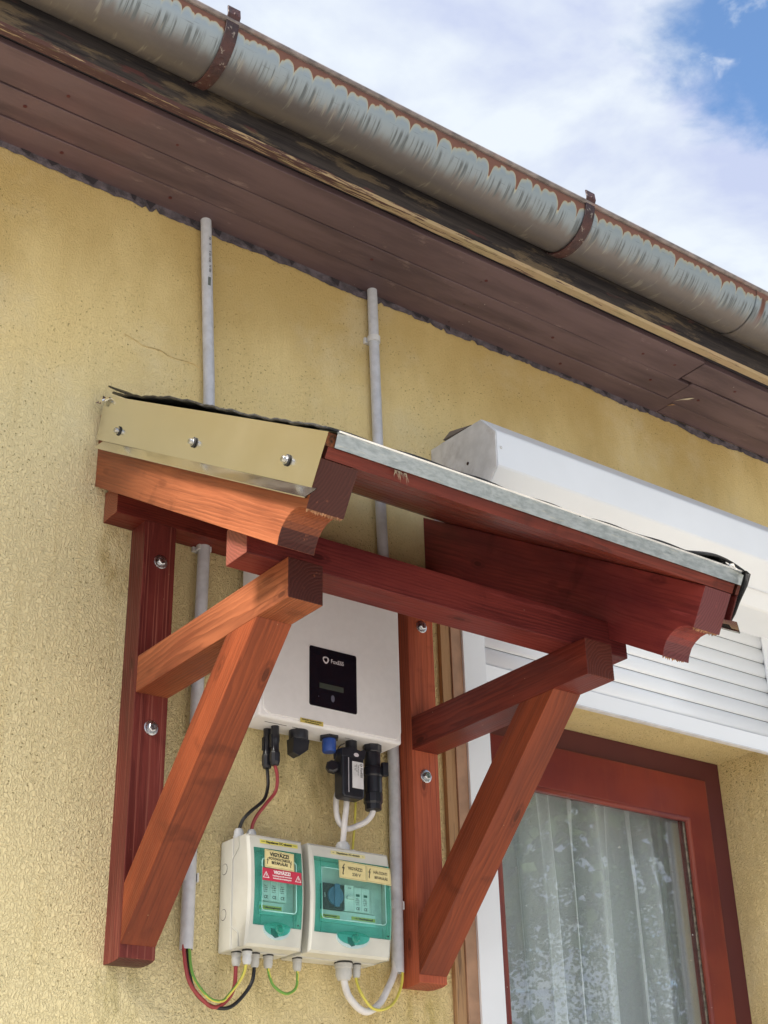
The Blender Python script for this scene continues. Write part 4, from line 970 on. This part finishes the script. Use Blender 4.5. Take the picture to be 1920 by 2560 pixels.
def sticker(par, nm_, x0, x1, z0, z1, mat, lines, border=True, rot=0.0, pm=None, th=.0005, off=.0016, bolts=(), yfun=None, y=None):
    xm, zm = (x0 + x1) / 2, (z0 + z1) / 2; yy = (fy(zm) if y is None else y) - off; slope = 0.0
    if y is None: slope = math.atan((fy(z1) - fy(z0)) / (z1 - z0))
    M_ = Matrix.Translation((xm, yy, zm)) @ Matrix.Rotation(-slope, 4, 'X') @ Matrix.Rotation(rot, 4, 'Y')
    w_, h_ = (x1 - x0) / 2, (z1 - z0) / 2
    me = mesh_from(boxv((-w_, w_), (-th, 0), (-h_, h_)), BOXF, Matrix.Identity(4))[0]; st_ = link(nm_, me, mat, par, M_)
    pm = pm or MAT['print_d']
    if border:
        b = .0016; l = .00035; v, f = [], []
        for (xa, xb, za, zb) in ((-w_ + b, w_ - b, h_ - b - l, h_ - b), (-w_ + b, w_ - b, -h_ + b, -h_ + b + l), (-w_ + b, -w_ + b + l, -h_ + b, h_ - b), (w_ - b - l, w_ - b, -h_ + b, h_ - b)):
            a = len(v); v += [(xa, -th - .0001, za), (xb, -th - .0001, za), (xb, -th - .0001, zb), (xa, -th - .0001, zb)]; f.append((a, a + 1, a + 2, a + 3))
        link('sticker_border', mesh_from(v, f, Matrix.Identity(4))[0], pm, st_, M_) if par.parent is None else None
    for (txt, dx_, dz_, size, sx, bold) in lines:
        text('sticker_text', txt, size, M_ @ Matrix.Translation((dx_, -th - .0002, dz_)) @ Matrix.Rotation(math.pi / 2, 4, 'X'), pm, st_, sx, bold)
    for (bx, bz, k) in bolts:
        pts = [(.0018, .0075), (-.0022, .0006), (.0002, .0008), (-.0014, -.0060), (-.0022, -.0056), (-.0006, -.0090), (.0010, -.0062), (.0000, -.0060), (.0026, .0028), (.0004, .0026), (.0034, .0075)]
        v = [(bx + a * k, -th - .0002, bz + b * k) for a, b in pts]; link('bolt_sign', mesh_from(v, [tuple(range(len(v)))], Matrix.Identity(4))[0], pm, st_, M_)
    return st_, M_
sticker(dc, 'label_tape', 1.3521, 1.4340, 2.2560, 2.2632, MAT['lab_y'], [('Napelemes DC-elosztó', .0, 0, .0064, .92, .00022), ('===', -.034, .0, .0050, 1, 0), ('===', .034, 0, .0050, 1, 0)], False, off=.0004)
sticker(dc, 'warning_sticker', 1.3595, 1.4225, 2.2110, 2.2445, MAT['stk_y'], [('VIGYÁZZ!', 0, .0085, .0098, .95, .0004), ('FOTOVOLTAIKUS', .0, .0005, .0066, .86, .0002), ('BETÁPLÁLÁS', 0, -.0070, .0072, .86, .00025)], True, R_(2), bolts=((-.026, -.004, .8), (.024, -.004, .8)))
rs, rM = sticker(dc, 'warning_sticker', 1.3530, 1.4370, 2.1872, 2.2100, MAT['stk_r'], [('VIGYÁZZ!', 0, .0052, .0082, 1.0, .0004), ('Feszültség alatt álló berendezés', 0, -.0010, .0037, .88, .0001), ('leválasztás után is feszültség alatt', 0, -.0056, .0037, .80, .0001)], False, R_(.5), MAT['print_r'], off=.0024)
for bx in (-.0345, .0345):
    v = []; f = []
    for k, (a, b) in enumerate(((-.0068, -.0068), (.0068, -.0068), (0, .0055))): v.append((bx + a, -.0008, b)); 
    for k, (a, b) in enumerate(((-.0050, -.0057), (.0050, -.0057), (0, .0030))): v.append((bx + a, -.0008, b))
    f = [(0, 1, 4, 3), (1, 2, 5, 4), (2, 0, 3, 5)]; link('triangle_sign', mesh_from(v, f, Matrix.Identity(4))[0], MAT['print_r'], rs, rM)
    pts = [(.0008, .0022), (-.0012, -.001), (0, -.0008), (-.0006, -.0042), (.0014, -.0002), (.0002, -.0004), (.0016, .0022)]
    v = [(bx + a, -.0008, b - .001) for a, b in pts]; link('bolt_sign', mesh_from(v, [tuple(range(7))], Matrix.Identity(4))[0], MAT['print_r'], rs, rM)
sticker(ac, 'label_tape', 1.5088, 1.5882, 2.2560, 2.2628, MAT['lab_y2'], [('Napelemes AC-elosztó', .0, 0, .0062, .92, .00012), ('~', -.034, .0, .0070, 1, 0), ('~', .034, 0, .0070, 1, 0)], False, off=.0004)
sticker(ac, 'warning_sticker', 1.5235, 1.5860, 2.2110, 2.2450, MAT['stk_y'], [('VIGYÁZZ!', .006, .0040, .0082, .92, .00015), ('230 V', .008, -.0070, .0082, 1.0, .0001)], True, R_(1.5), bolts=((-.022, .001, 1.35),))
sticker(ac, 'warning_sticker', 1.5868, 1.6440, 2.2105, 2.2440, MAT['stk_y'], [('HÁLÓZATI', .004, .0040, .0074, .90, .0001), ('BETÁPLÁLÁS', .005, -.0060, .0070, .78, .0001)], True, R_(1.5), bolts=((-.022, .001, 1.2),))
# devices behind the doors
YD = -.0738
def module(par, x0, x1, z0, z1, mat, y=YD, th=.010):
    return box('breaker', (x0, x1), (y - th, y), (z0, z1), mat, par, .0006)
for k in range(3):
    xa = 1.3660 + k * .0178; m_ = module(dc, xa, xa + .0173, 2.1575, 2.2030, MAT['dev_w'])
    text('device_mark', 'CE', .0078, TF(xa + .0086, YD - .0103, 2.1640), MAT['print_d'], m_, .9, .0001)
    for q in range(4): text('device_mark', ('Type 2', 'Un 600V', 'In 20kA', 'Up 2.5')[q], .0030, TF(xa + .0075, YD - .0103, 2.1845 - q * .0036), MAT['print_d'], m_, .9)
box('lower_mask', (1.3640, 1.4160), (YD - .004, YD), (2.134, 2.1560), MAT['dev_w'], dc)
sticker(dc, 'label_tape', 1.3645, 1.4120, 2.1430, 2.1500, MAT['lab_y'], [('DC Túlfeszültséglevezető', 0, 0, .0049, .86, .00012)], False, off=.0002, y=YD - .0042)
m_ = module(ac, 1.4995, 1.5480, 2.1575, 2.2045, MAT['dev_k'])
lathe('rotary_knob', [(.0175, 0), (.0175, .003), (.0165, .004)], FRONT((1.5270, YD - .0100, 2.1820)), MAT['dev_b'], m_, n=30)
prism('knob_grip', rrect(1.5215, 1.5330, 2.1610, 2.2035, .003), 'y', YD - .0185, YD - .0138, MAT['dev_b'], m_, .001)
text('device_mark', 'OFF', .0050, TF(1.5040, YD - .0103, 2.182) @ Matrix.Rotation(math.pi / 2, 4, 'Z'), MAT['print_w'], m_)
m_ = module(ac, 1.5488, 1.5700, 2.1575, 2.2060, MAT['dev_w'])
box('toggle', (1.5520, 1.5690), (YD - .016, YD - .0095), (2.1790, 2.1850), plain('white toggle', (.72, .76, .74), .4), m_, .0006)
text('device_mark', 'C16', .0042, TF(1.5600, YD - .0103, 2.2000), MAT['print_d'], m_, 1)
for k in range(2):
    xa = 1.5706 + k * .0178; m_ = module(ac, xa, xa + .0173, 2.1575, 2.2030, MAT['dev_w'])
    text('device_mark', 'CE', .0072, TF(xa + .0086, YD - .0103, 2.1635), MAT['print_d'], m_, .9, .0001)
    box('status_window', (xa + .0045, xa + .0125), (YD - .0106, YD - .0098), (2.1860, 2.1905), plain('green window', (.04, .16, .13), .3), m_)
    for q in range(4): text('device_mark', ('Type 2', 'Uc 275V', 'In 20kA', 'Up 1.3')[q], .0030, TF(xa + .0075, YD - .0103, 2.1820 - q * .0036), MAT['print_d'], m_, .9)
for k in range(2): module(ac, 1.6062 + k * .009, 1.6148 + k * .009, 2.1575, 2.2020, MAT['cream_d'], th=.003)
box('lower_mask', (1.4990, 1.6240), (YD - .004, YD), (2.134, 2.1560), MAT['dev_w'], ac)
sticker(ac, 'label_tape', 1.4970, 1.5410, 2.1395, 2.1480, MAT['lab_y'], [('Napelemes inverter', 0, .0020, .0042, .9, .0001), ('leválasztó kapcsoló ~', 0, -.0022, .0042, .85, .0001)], False, off=.0002, y=YD - .0042)
sticker(ac, 'label_tape', 1.5680, 1.6228, 2.1432, 2.1495, MAT['lab_y'], [('~ AC Túlfeszültséglevezető', 0, 0, .0046, .86, .00012)], False, off=.0002, y=YD - .0042)
# cable glands
def gland(par, x, y, z, r, h, light=False, up=False):
    M_ = Matrix.Translation((x, y, z)) if up else DOWN((x, y, z)); m_ = MAT['gland2'] if light else MAT['gland']
    lathe('cable_gland', [(r * 1.02, 0), (r * 1.05, h * .30), (r * .94, h * .34), (r * .94, h * .72), (r * .70, h * .98), (r * .45, h)], M_, m_, par, n=12, smooth=True)
    if not up: lathe('seal_ring', [(r * 1.08, -.0004), (r * 1.10, .0014), (r * 1.05, .0020)], M_, MAT['rubber'], par, n=16)
for (x, y) in ((1.3439, -.036), (1.3517, -.0600), (1.3800, -.0405)): gland(dc, x, y, 2.0715, .0088, .0250, x == 1.3517)
gland(dc, 1.4105, -.037, 2.0715, .0092, .0235); gland(ac, 1.4730, -.0375, 2.0715, .0088, .0235)
gland(ac, 1.5747, -.041, 2.0715, .0165, .0330); gland(ac, 1.6054, -.039, 2.0715, .0086, .0250)
gland(dc, 1.3385, -.043, 2.2735, .0098, .019, True, True); gland(dc, 1.3660, -.043, 2.2735, .0098, .021, True, True)
gland(ac, 1.5725, -.045, 2.2735, .0150, .024, True, True); gland(ac, 1.5960, -.045, 2.2735, .0070, .012, True, True)

# ================================================================== CABLES
tube('cable', [(1.4015, -.0365, 2.425), (1.4020, -.040, 2.4030), (1.3990, -.045, 2.380), (1.3860, -.052, 2.352), (1.3560, -.055, 2.325), (1.3420, -.050, 2.307), (1.3385, -.043, 2.288)], .0034, MAT['c_blk'], label='black solar cable from the inverter down to the smaller junction box', cat='cable')
tube('cable', [(1.4055, -.0585, 2.424), (1.4120, -.058, 2.400), (1.4105, -.055, 2.372), (1.3900, -.055, 2.345), (1.3740, -.050, 2.322), (1.3675, -.045, 2.305), (1.3660, -.043, 2.290)], .0034, MAT['c_red'], label='dark red solar cable from the inverter down to the smaller junction box', cat='cable')
tube('cable', [(1.2465, -.020, 2.105), (1.2440, -.024, 2.0668), (1.2520, -.034, 2.0129), (1.2800, -.040, 1.9814), (1.3010, -.040, 1.9735), (1.3222, -.040, 1.9843), (1.3400, -.038, 2.0105), (1.3439, -.036, 2.055)], .0036, MAT['c_red'], label='red cable looping from the left conduit up into the smaller junction box', cat='cable')
tube('cable', [(1.2550, -.012, 2.105), (1.2560, -.016, 2.0668), (1.2600, -.024, 2.0176), (1.2720, -.030, 1.9918), (1.2960, -.036, 1.9760), (1.3220, -.044, 1.9728), (1.3480, -.042, 1.9880), (1.3730, -.043, 2.0199), (1.3800, -.0405, 2.055)], .0034, MAT['c_blk'], label='black cable looping from the left conduit up into the smaller junction box', cat='cable')
YG = [MAT['c_yel'], MAT['c_grn']]
tube('earth_cable', [(1.2550, -.024, 2.105), (1.2530, -.028, 2.0672), (1.2560, -.040, 2.0221), (1.2810, -.050, 1.9879), (1.3040, -.055, 1.9819), (1.3220, -.050, 1.9937), (1.3440, -.058, 2.0251), (1.3517, -.060, 2.052)], .0027, YG, stripe=2, twist=.18, label='yellow green earth cable looping beside the red cable at the left conduit', cat='cable')
tube('earth_cable', [(1.4105, -.037, 2.052), (1.4127, -.038, 2.0380), (1.4210, -.041, 2.0180), (1.4460, -.042, 2.0060), (1.4685, -.040, 2.0170), (1.4738, -.038, 2.0380), (1.4730, -.0375, 2.055)], .0027, YG, stripe=0, twist=.25, label='short yellow green earth loop joining the two junction boxes from below', cat='cable')
tube('cable', [(1.5747, -.041, 2.050), (1.5765, -.041, 2.0350), (1.5850, -.042, 2.0118), (1.6100, -.040, 1.9916), (1.6330, -.038, 1.9881), (1.6620, -.034, 2.0048), (1.6840, -.028, 2.0305), (1.7085, -.020, 2.0650), (1.7150, -.018, 2.095)], .0068, MAT['c_wht'], n=16, label='thick white cable looping from the wider junction box into the right conduit', cat='cable')
tube('earth_cable', [(1.6054, -.039, 2.052), (1.6050, -.040, 2.0400), (1.6070, -.052, 2.0167), (1.6300, -.050, 1.9944), (1.6560, -.048, 1.9911), (1.6900, -.040, 2.0060), (1.7140, -.032, 2.0353), (1.7245, -.026, 2.0650), (1.7245, -.022, 2.095)], .0027, YG, stripe=7, twist=.12, label='yellow green earth cable looping into the right conduit beside the thick white cable', cat='cable')
tube('cable', [(1.6370, -.060, 2.370), (1.6345, -.058, 2.3580), (1.6240, -.052, 2.3440), (1.6060, -.046, 2.3340), (1.5860, -.042, 2.3270), (1.5720, -.038, 2.3360), (1.5650, -.036, 2.3540), (1.5640, -.036, 2.3850), (1.5690, -.040, 2.4060), (1.5760, -.044, 2.4100), (1.5800, -.048, 2.3990), (1.5775, -.052, 2.3700), (1.5740, -.050, 2.3350), (1.5725, -.045, 2.292)], .0058, MAT['c_wht'], n=14, label='white cable curling from the ac plug behind the wifi stick down to the wider box', cat='cable')
tube('earth_cable', [(1.6180, -.030, 2.4980), (1.6160, -.030, 2.40), (1.6100, -.034, 2.345), (1.6020, -.040, 2.31), (1.5960, -.045, 2.282)], .0023, MAT['c_yel'], label='thin yellow wire hanging from the inverter to the wider junction box', cat='cable')

# ================================================================== WINDOW, SHUTTER, TRIM
trim = thing('trim_board', (1.90, 0, 1.25), 'weathered brown and tan timber trim strip left of the white shutter rail', 'trim board')
box('brown_strip', (1.8680, 1.8940), (-.0125, 0), (1.1, 3.10), MAT['trim'], trim, .001)
box('tan_strip', (1.8945, 1.9245), (-.0165, 0), (1.1, 3.10), MAT['tan'], trim, .001)
sh = thing('roller_shutter', (2.45, 0, 2.72), 'white roller shutter, half lowered over the window, with its boxy housing', 'roller shutter')
BX0, BX1 = 1.8720, 3.16
bp_ = [(-.2329, 3.1451), (-.2355, 3.1500), (-.2358, 3.2340), (-.2340, 3.2400), (-.1900, 3.2890), (-.1840, 3.2925), (-.0010, 3.2990), (-.0010, 3.0560), (-.1390, 3.0560), (-.1460, 3.0590)]
prism('shutter_box', bp_, 'x', BX0 + .004, BX1, MAT['plastic_w'], sh, .0008)
cpf = [(-.2325, 3.1455), (-.2348, 3.2345), (-.1870, 3.2885), (-.0410, 3.2950), (-.0410, 3.0575), (-.1430, 3.0575)]
ec = prism('end_cap', cpf, 'x', BX0, BX0 + .0035, MAT['cap_w'], sh, .0006)
prism('end_cap_wing', [(-.0385, 3.2945), (-.0010, 3.2970), (-.0010, 3.0575), (-.0385, 3.0575)], 'x', BX0 + .001, BX0 + .0035, MAT['cap_w'], sh, .0004)
lathe('screw_hole', [(.0042, 0), (.0042, .0006)], LEFT((BX0 - .0002, -.135, 3.1966)), plain('rusty hole', (.05, .02, .015), .8), ec, n=12)
box('cap_seam', (BX0 + .0006, BX0 + .003), (-.0409, -.0386), (3.058, 3.296), MAT['pvc_clip'], sh)
me, M = mesh_from([(BX0 - .001, -.155, 3.2905), (BX0 - .001, -.05, 3.300), (BX0 - .001, -.078, 3.3105), (BX0 + .02, -.05, 3.300), (BX0 + .02, -.155, 3.2925), (BX0 + .02, -.078, 3.3105)], [(0, 1, 2), (3, 4, 5), (0, 2, 5, 4), (1, 3, 5, 2), (0, 4, 3, 1)])
link('sealant_lump', me, plain('grey sealant', (.22, .19, .17), .9), sh, M)
tube('box_seam', [(BX0 + .006, -.1802, 3.0892), (BX1, -.1802, 3.0892)], .0012, MAT['pvc_clip'], sh, n=6, k=1)
lathe('box_screw', [(.004, 0), (.003, .002)], FRONT((1.886, -.236, 3.196)), MAT['pvc_clip'], sh, n=12)
# guide rails
def rail(x0, x1):
    o = prism('guide_rail', [(x0, 0), (x0, -.022), (x1, -.022), (x1, -.0165), (x1 - .010, -.0165), (x1 - .010, -.0035), (x1, -.0035), (x1, 0)], 'z', 1.2, 3.06, MAT['plastic_w'], sh, .0008)
rail(1.9248, 1.9890)
prism('guide_rail', [(3.060, 0), (3.060, -.022), (2.996, -.022), (2.996, -.0165), (3.006, -.0165), (3.006, -.0035), (2.996, -.0035), (2.996, 0)], 'z', 1.2, 3.06, MAT['plastic_w'], sh, .0008)
# slats
MAT['hinge'] = plain('grey slat joint', (.16, .17, .18), .6)
sp = None
def slat_poly(z0, z1): 
    n = 7; out = [(-.0070, z0), ]
    for i in range(n + 1): q = i / n; out.append((-.0125 - .0052 * math.sin(math.pi * (.12 + .80 * q)), z0 + (z1 - z0) * q))
    out += [(-.0070, z1)]
    return out
for k in range(9):
    z0 = 2.7690 + k * .0424
    if sp is None: sp = prism('slat', slat_poly(z0 + .0005, z0 + .0402), 'x', 1.9845, 3.0020, MAT['slat'], sh, smooth=True)
    else: dup(sp, sh, Matrix.Translation((0, 0, k * .0424)) @ W[sp])
for k in range(9):
    z0 = 2.7690 + k * .0424; box('slat_hinge', (1.986, 3.000), (-.0115, -.0090), (z0 - .0034, z0 + .0010), MAT['hinge'] if k else MAT['cap_w'], sh)
bb = box('bottom_bar', (1.9845, 3.0020), (-.0185, -.0060), (2.7240, 2.7655), MAT['slat'], sh, .0008)
box('bar_lip', (1.9850, 3.0015), (-.0195, -.0050), (2.7205, 2.7238), MAT['cap_w'], sh)
me, M = mesh_from([(2.080, -.0190, 2.7360), (2.083, -.0190, 2.7355), (2.0815, -.0190, 2.7480), (2.0790, -.0190, 2.7490)], [(0, 1, 2, 3)]); link('scratch_mark', me, MAT['dev_k'], bb, M)

win = thing('window', (2.46, .14, 1.25), 'dark red painted timber window set back in the yellow wall', 'window')
def ring(nm_, x0, x1, z0, z1, wl_, wr, wt_, wb, y0, y1, mat, bevel=.001, parent=win):
    o1 = [(x0, z0), (x1, z0), (x1, z1), (x0, z1)]; i1 = [(x0 + wl_, z0 + wb), (x1 - wr, z0 + wb), (x1 - wr, z1 - wt_), (x0 + wl_, z1 - wt_)]
    v = [(a, y0, b) for a, b in o1] + [(a, y0, b) for a, b in i1] + [(a, y1, b) for a, b in o1] + [(a, y1, b) for a, b in i1]; f = []
    for k in range(4):
        n = (k + 1) % 4; f += [(k, n, 4 + n, 4 + k), (8 + k, 12 + k, 12 + n, 8 + n), (k, 8 + k, 8 + n, n), (4 + k, 4 + n, 12 + n, 12 + k)]
    me, M = mesh_from(v, f, None, bevel, 2); return link(nm_, me, mat, parent, M)
ring('frame', 1.986, 2.995, 1.251, 2.750, .066, .080, .078, .07, .190, .25, MAT['wframe_d'])
sash = ring('sash', 2.0500, 2.9130, 1.31, 2.6860, .112, .0800, .110, .09, .170, .215, MAT['wframe'], .003)
def bead(pts): 
    return tube('glazing_bead', pts, .0085, MAT['wframe'], sash, n=10, k=1)
bead([(2.168, .178, 2.5735), (2.833, .178, 2.5735)]); bead([(2.8325, .178, 2.5735), (2.8325, .178, 1.40)]); bead([(2.1675, .178, 2.5735), (2.1675, .178, 1.40)])
box('putty_line', (2.8225, 2.8310), (.1862, .189), (1.40, 2.570), plain('old putty', (.26, .23, .18), .85, var=.3, scale=80), sash)
box('glass_pane', (2.155, 2.845), (.1895, .1925), (1.39, 2.585), MAT['glass'], sash)
# sheer curtain hung inside
cur = None
v, f = [], []; NXc = 420; rr = random.Random(21); ks = [(62, .3, .022), (91, 2.1, .014), (39, 4.0, .010), (148, 1.0, .004)]
Zc = [2.615, 2.56, 2.40, 2.2, 2.0, 1.6]
for j, z in enumerate(Zc):
    for i in range(NXc + 1):
        x = 2.08 + .835 * i / NXc; g = .45 + .55 * min(1, (2.615 - z) / .25)
        y = .300 + sum(a * math.sin(k * (x + (2.6 - z) * .012 * math.sin(k)) + ph) for k, ph, a in ks) * g
        x2 = x + .010 * g * math.sin(2.0 * ks[0][0] * x + ks[0][1]) + (2.615 - z) * .018 * math.sin(x * 9)
        v.append((x2, y, z))
for j in range(len(Zc) - 1):
    for i in range(NXc): a = j * (NXc + 1) + i; f.append((a, a + 1, a + NXc + 2, a + NXc + 1))
me, M = mesh_from(v, f, None, smooth=True)
tag(link('curtain', me, MAT['curtain'], None, M), 'sheer white curtain hanging in folds behind the window glass', 'curtain')
cr_ = tube('curtain_rod', [(2.0, .30, 2.64), (2.98, .30, 2.64)], .008, MAT['plastic_w'], None, n=10, k=1, label='thin white curtain rod inside the top of the window', cat='curtain rod')

# ================================================================== TREE in the yard (seen mirrored in the glass)
tr_ = thing('yard_tree', (9.9, -6.9, 0), 'leafy green tree in the yard, mirrored in the window glass', 'tree')
rt_ = random.Random(17)
def tree_at(cx, cy, cz, rx, rz, leaves, parent, base, ls=1.0):
    v, f = [], []
    def limb(a, b, r0, r1, n=7):
        a, b = Vector(a), Vector(b); d = (b - a).normalized(); o_ = d.orthogonal().normalized(); p_ = d.cross(o_); s = len(v)
        for (c_, r_) in ((a, r0), (b, r1)):
            for k in range(n): an = 2 * math.pi * k / n; v.append(tuple(c_ + (o_ * math.cos(an) + p_ * math.sin(an)) * r_))
        for k in range(n): f.append((s + k, s + (k + 1) % n, s + n + (k + 1) % n, s + n + k))
    limb((base[0], base[1], 0), (cx, cy, cz - rz * .4), .20, .13); clumps = []
    for i in range(44):
        a = rt_.uniform(0, 6.28); q = rt_.uniform(-.75, .95); rr_ = math.sqrt(max(0, 1 - q * q)) * rt_.uniform(.45, 1.0)
        e = (cx + rx * rr_ * math.cos(a), cy + rx * rr_ * math.sin(a), cz + rz * q); limb((cx, cy, cz - rz * .4 + rt_.uniform(0, rz * .7)), e, .055, .012, 5); clumps.append(e)
    me, M = mesh_from(v, f, Matrix.Translation(base)); link('trunk', me, MAT['bark'], parent, M)
    v, f = [], []
    for i in range(leaves):
        c_ = rt_.choice(clumps); p_ = Vector(c_) + Vector((rt_.gauss(0, .42), rt_.gauss(0, .42), rt_.gauss(0, .30))); l = rt_.uniform(.045, .085) * ls; w_ = l * .36
        d = Vector((rt_.gauss(0, 1), rt_.gauss(0, 1), rt_.gauss(-.5, .6))).normalized(); s_ = d.orthogonal().normalized(); k = len(v)
        v += [tuple(p_), tuple(p_ + d * l * .5 + s_ * w_), tuple(p_ + d * l), tuple(p_ + d * l * .5 - s_ * w_)]; f.append((k, k + 1, k + 2, k + 3))
    me = bpy.data.meshes.new('mesh'); me.from_pydata([tuple(Vector(a) - Vector(base)) for a in v], [], f); tag(link('crown', me, MAT['leaf'], parent, Matrix.Translation(base)), kind='stuff')
tree_at(9.9, -6.9, 5.1, 3.4, 3.0, 110000, tr_, (9.9, -6.9, 0), .62)
for (tx, ty, hh, nm_) in ((7.0, -8.6, 3.9, 'broad leafy tree across the yard, left of the mirrored one'),):
    t_ = thing('yard_tree', (tx, ty, 0), nm_, 'tree', 'trees along the far side of the yard'); tree_at(tx, ty, hh, 3.1, 2.9, 15000, t_, (tx, ty, 0), 2.0)
tr_['group'] = 'trees along the far side of the yard'
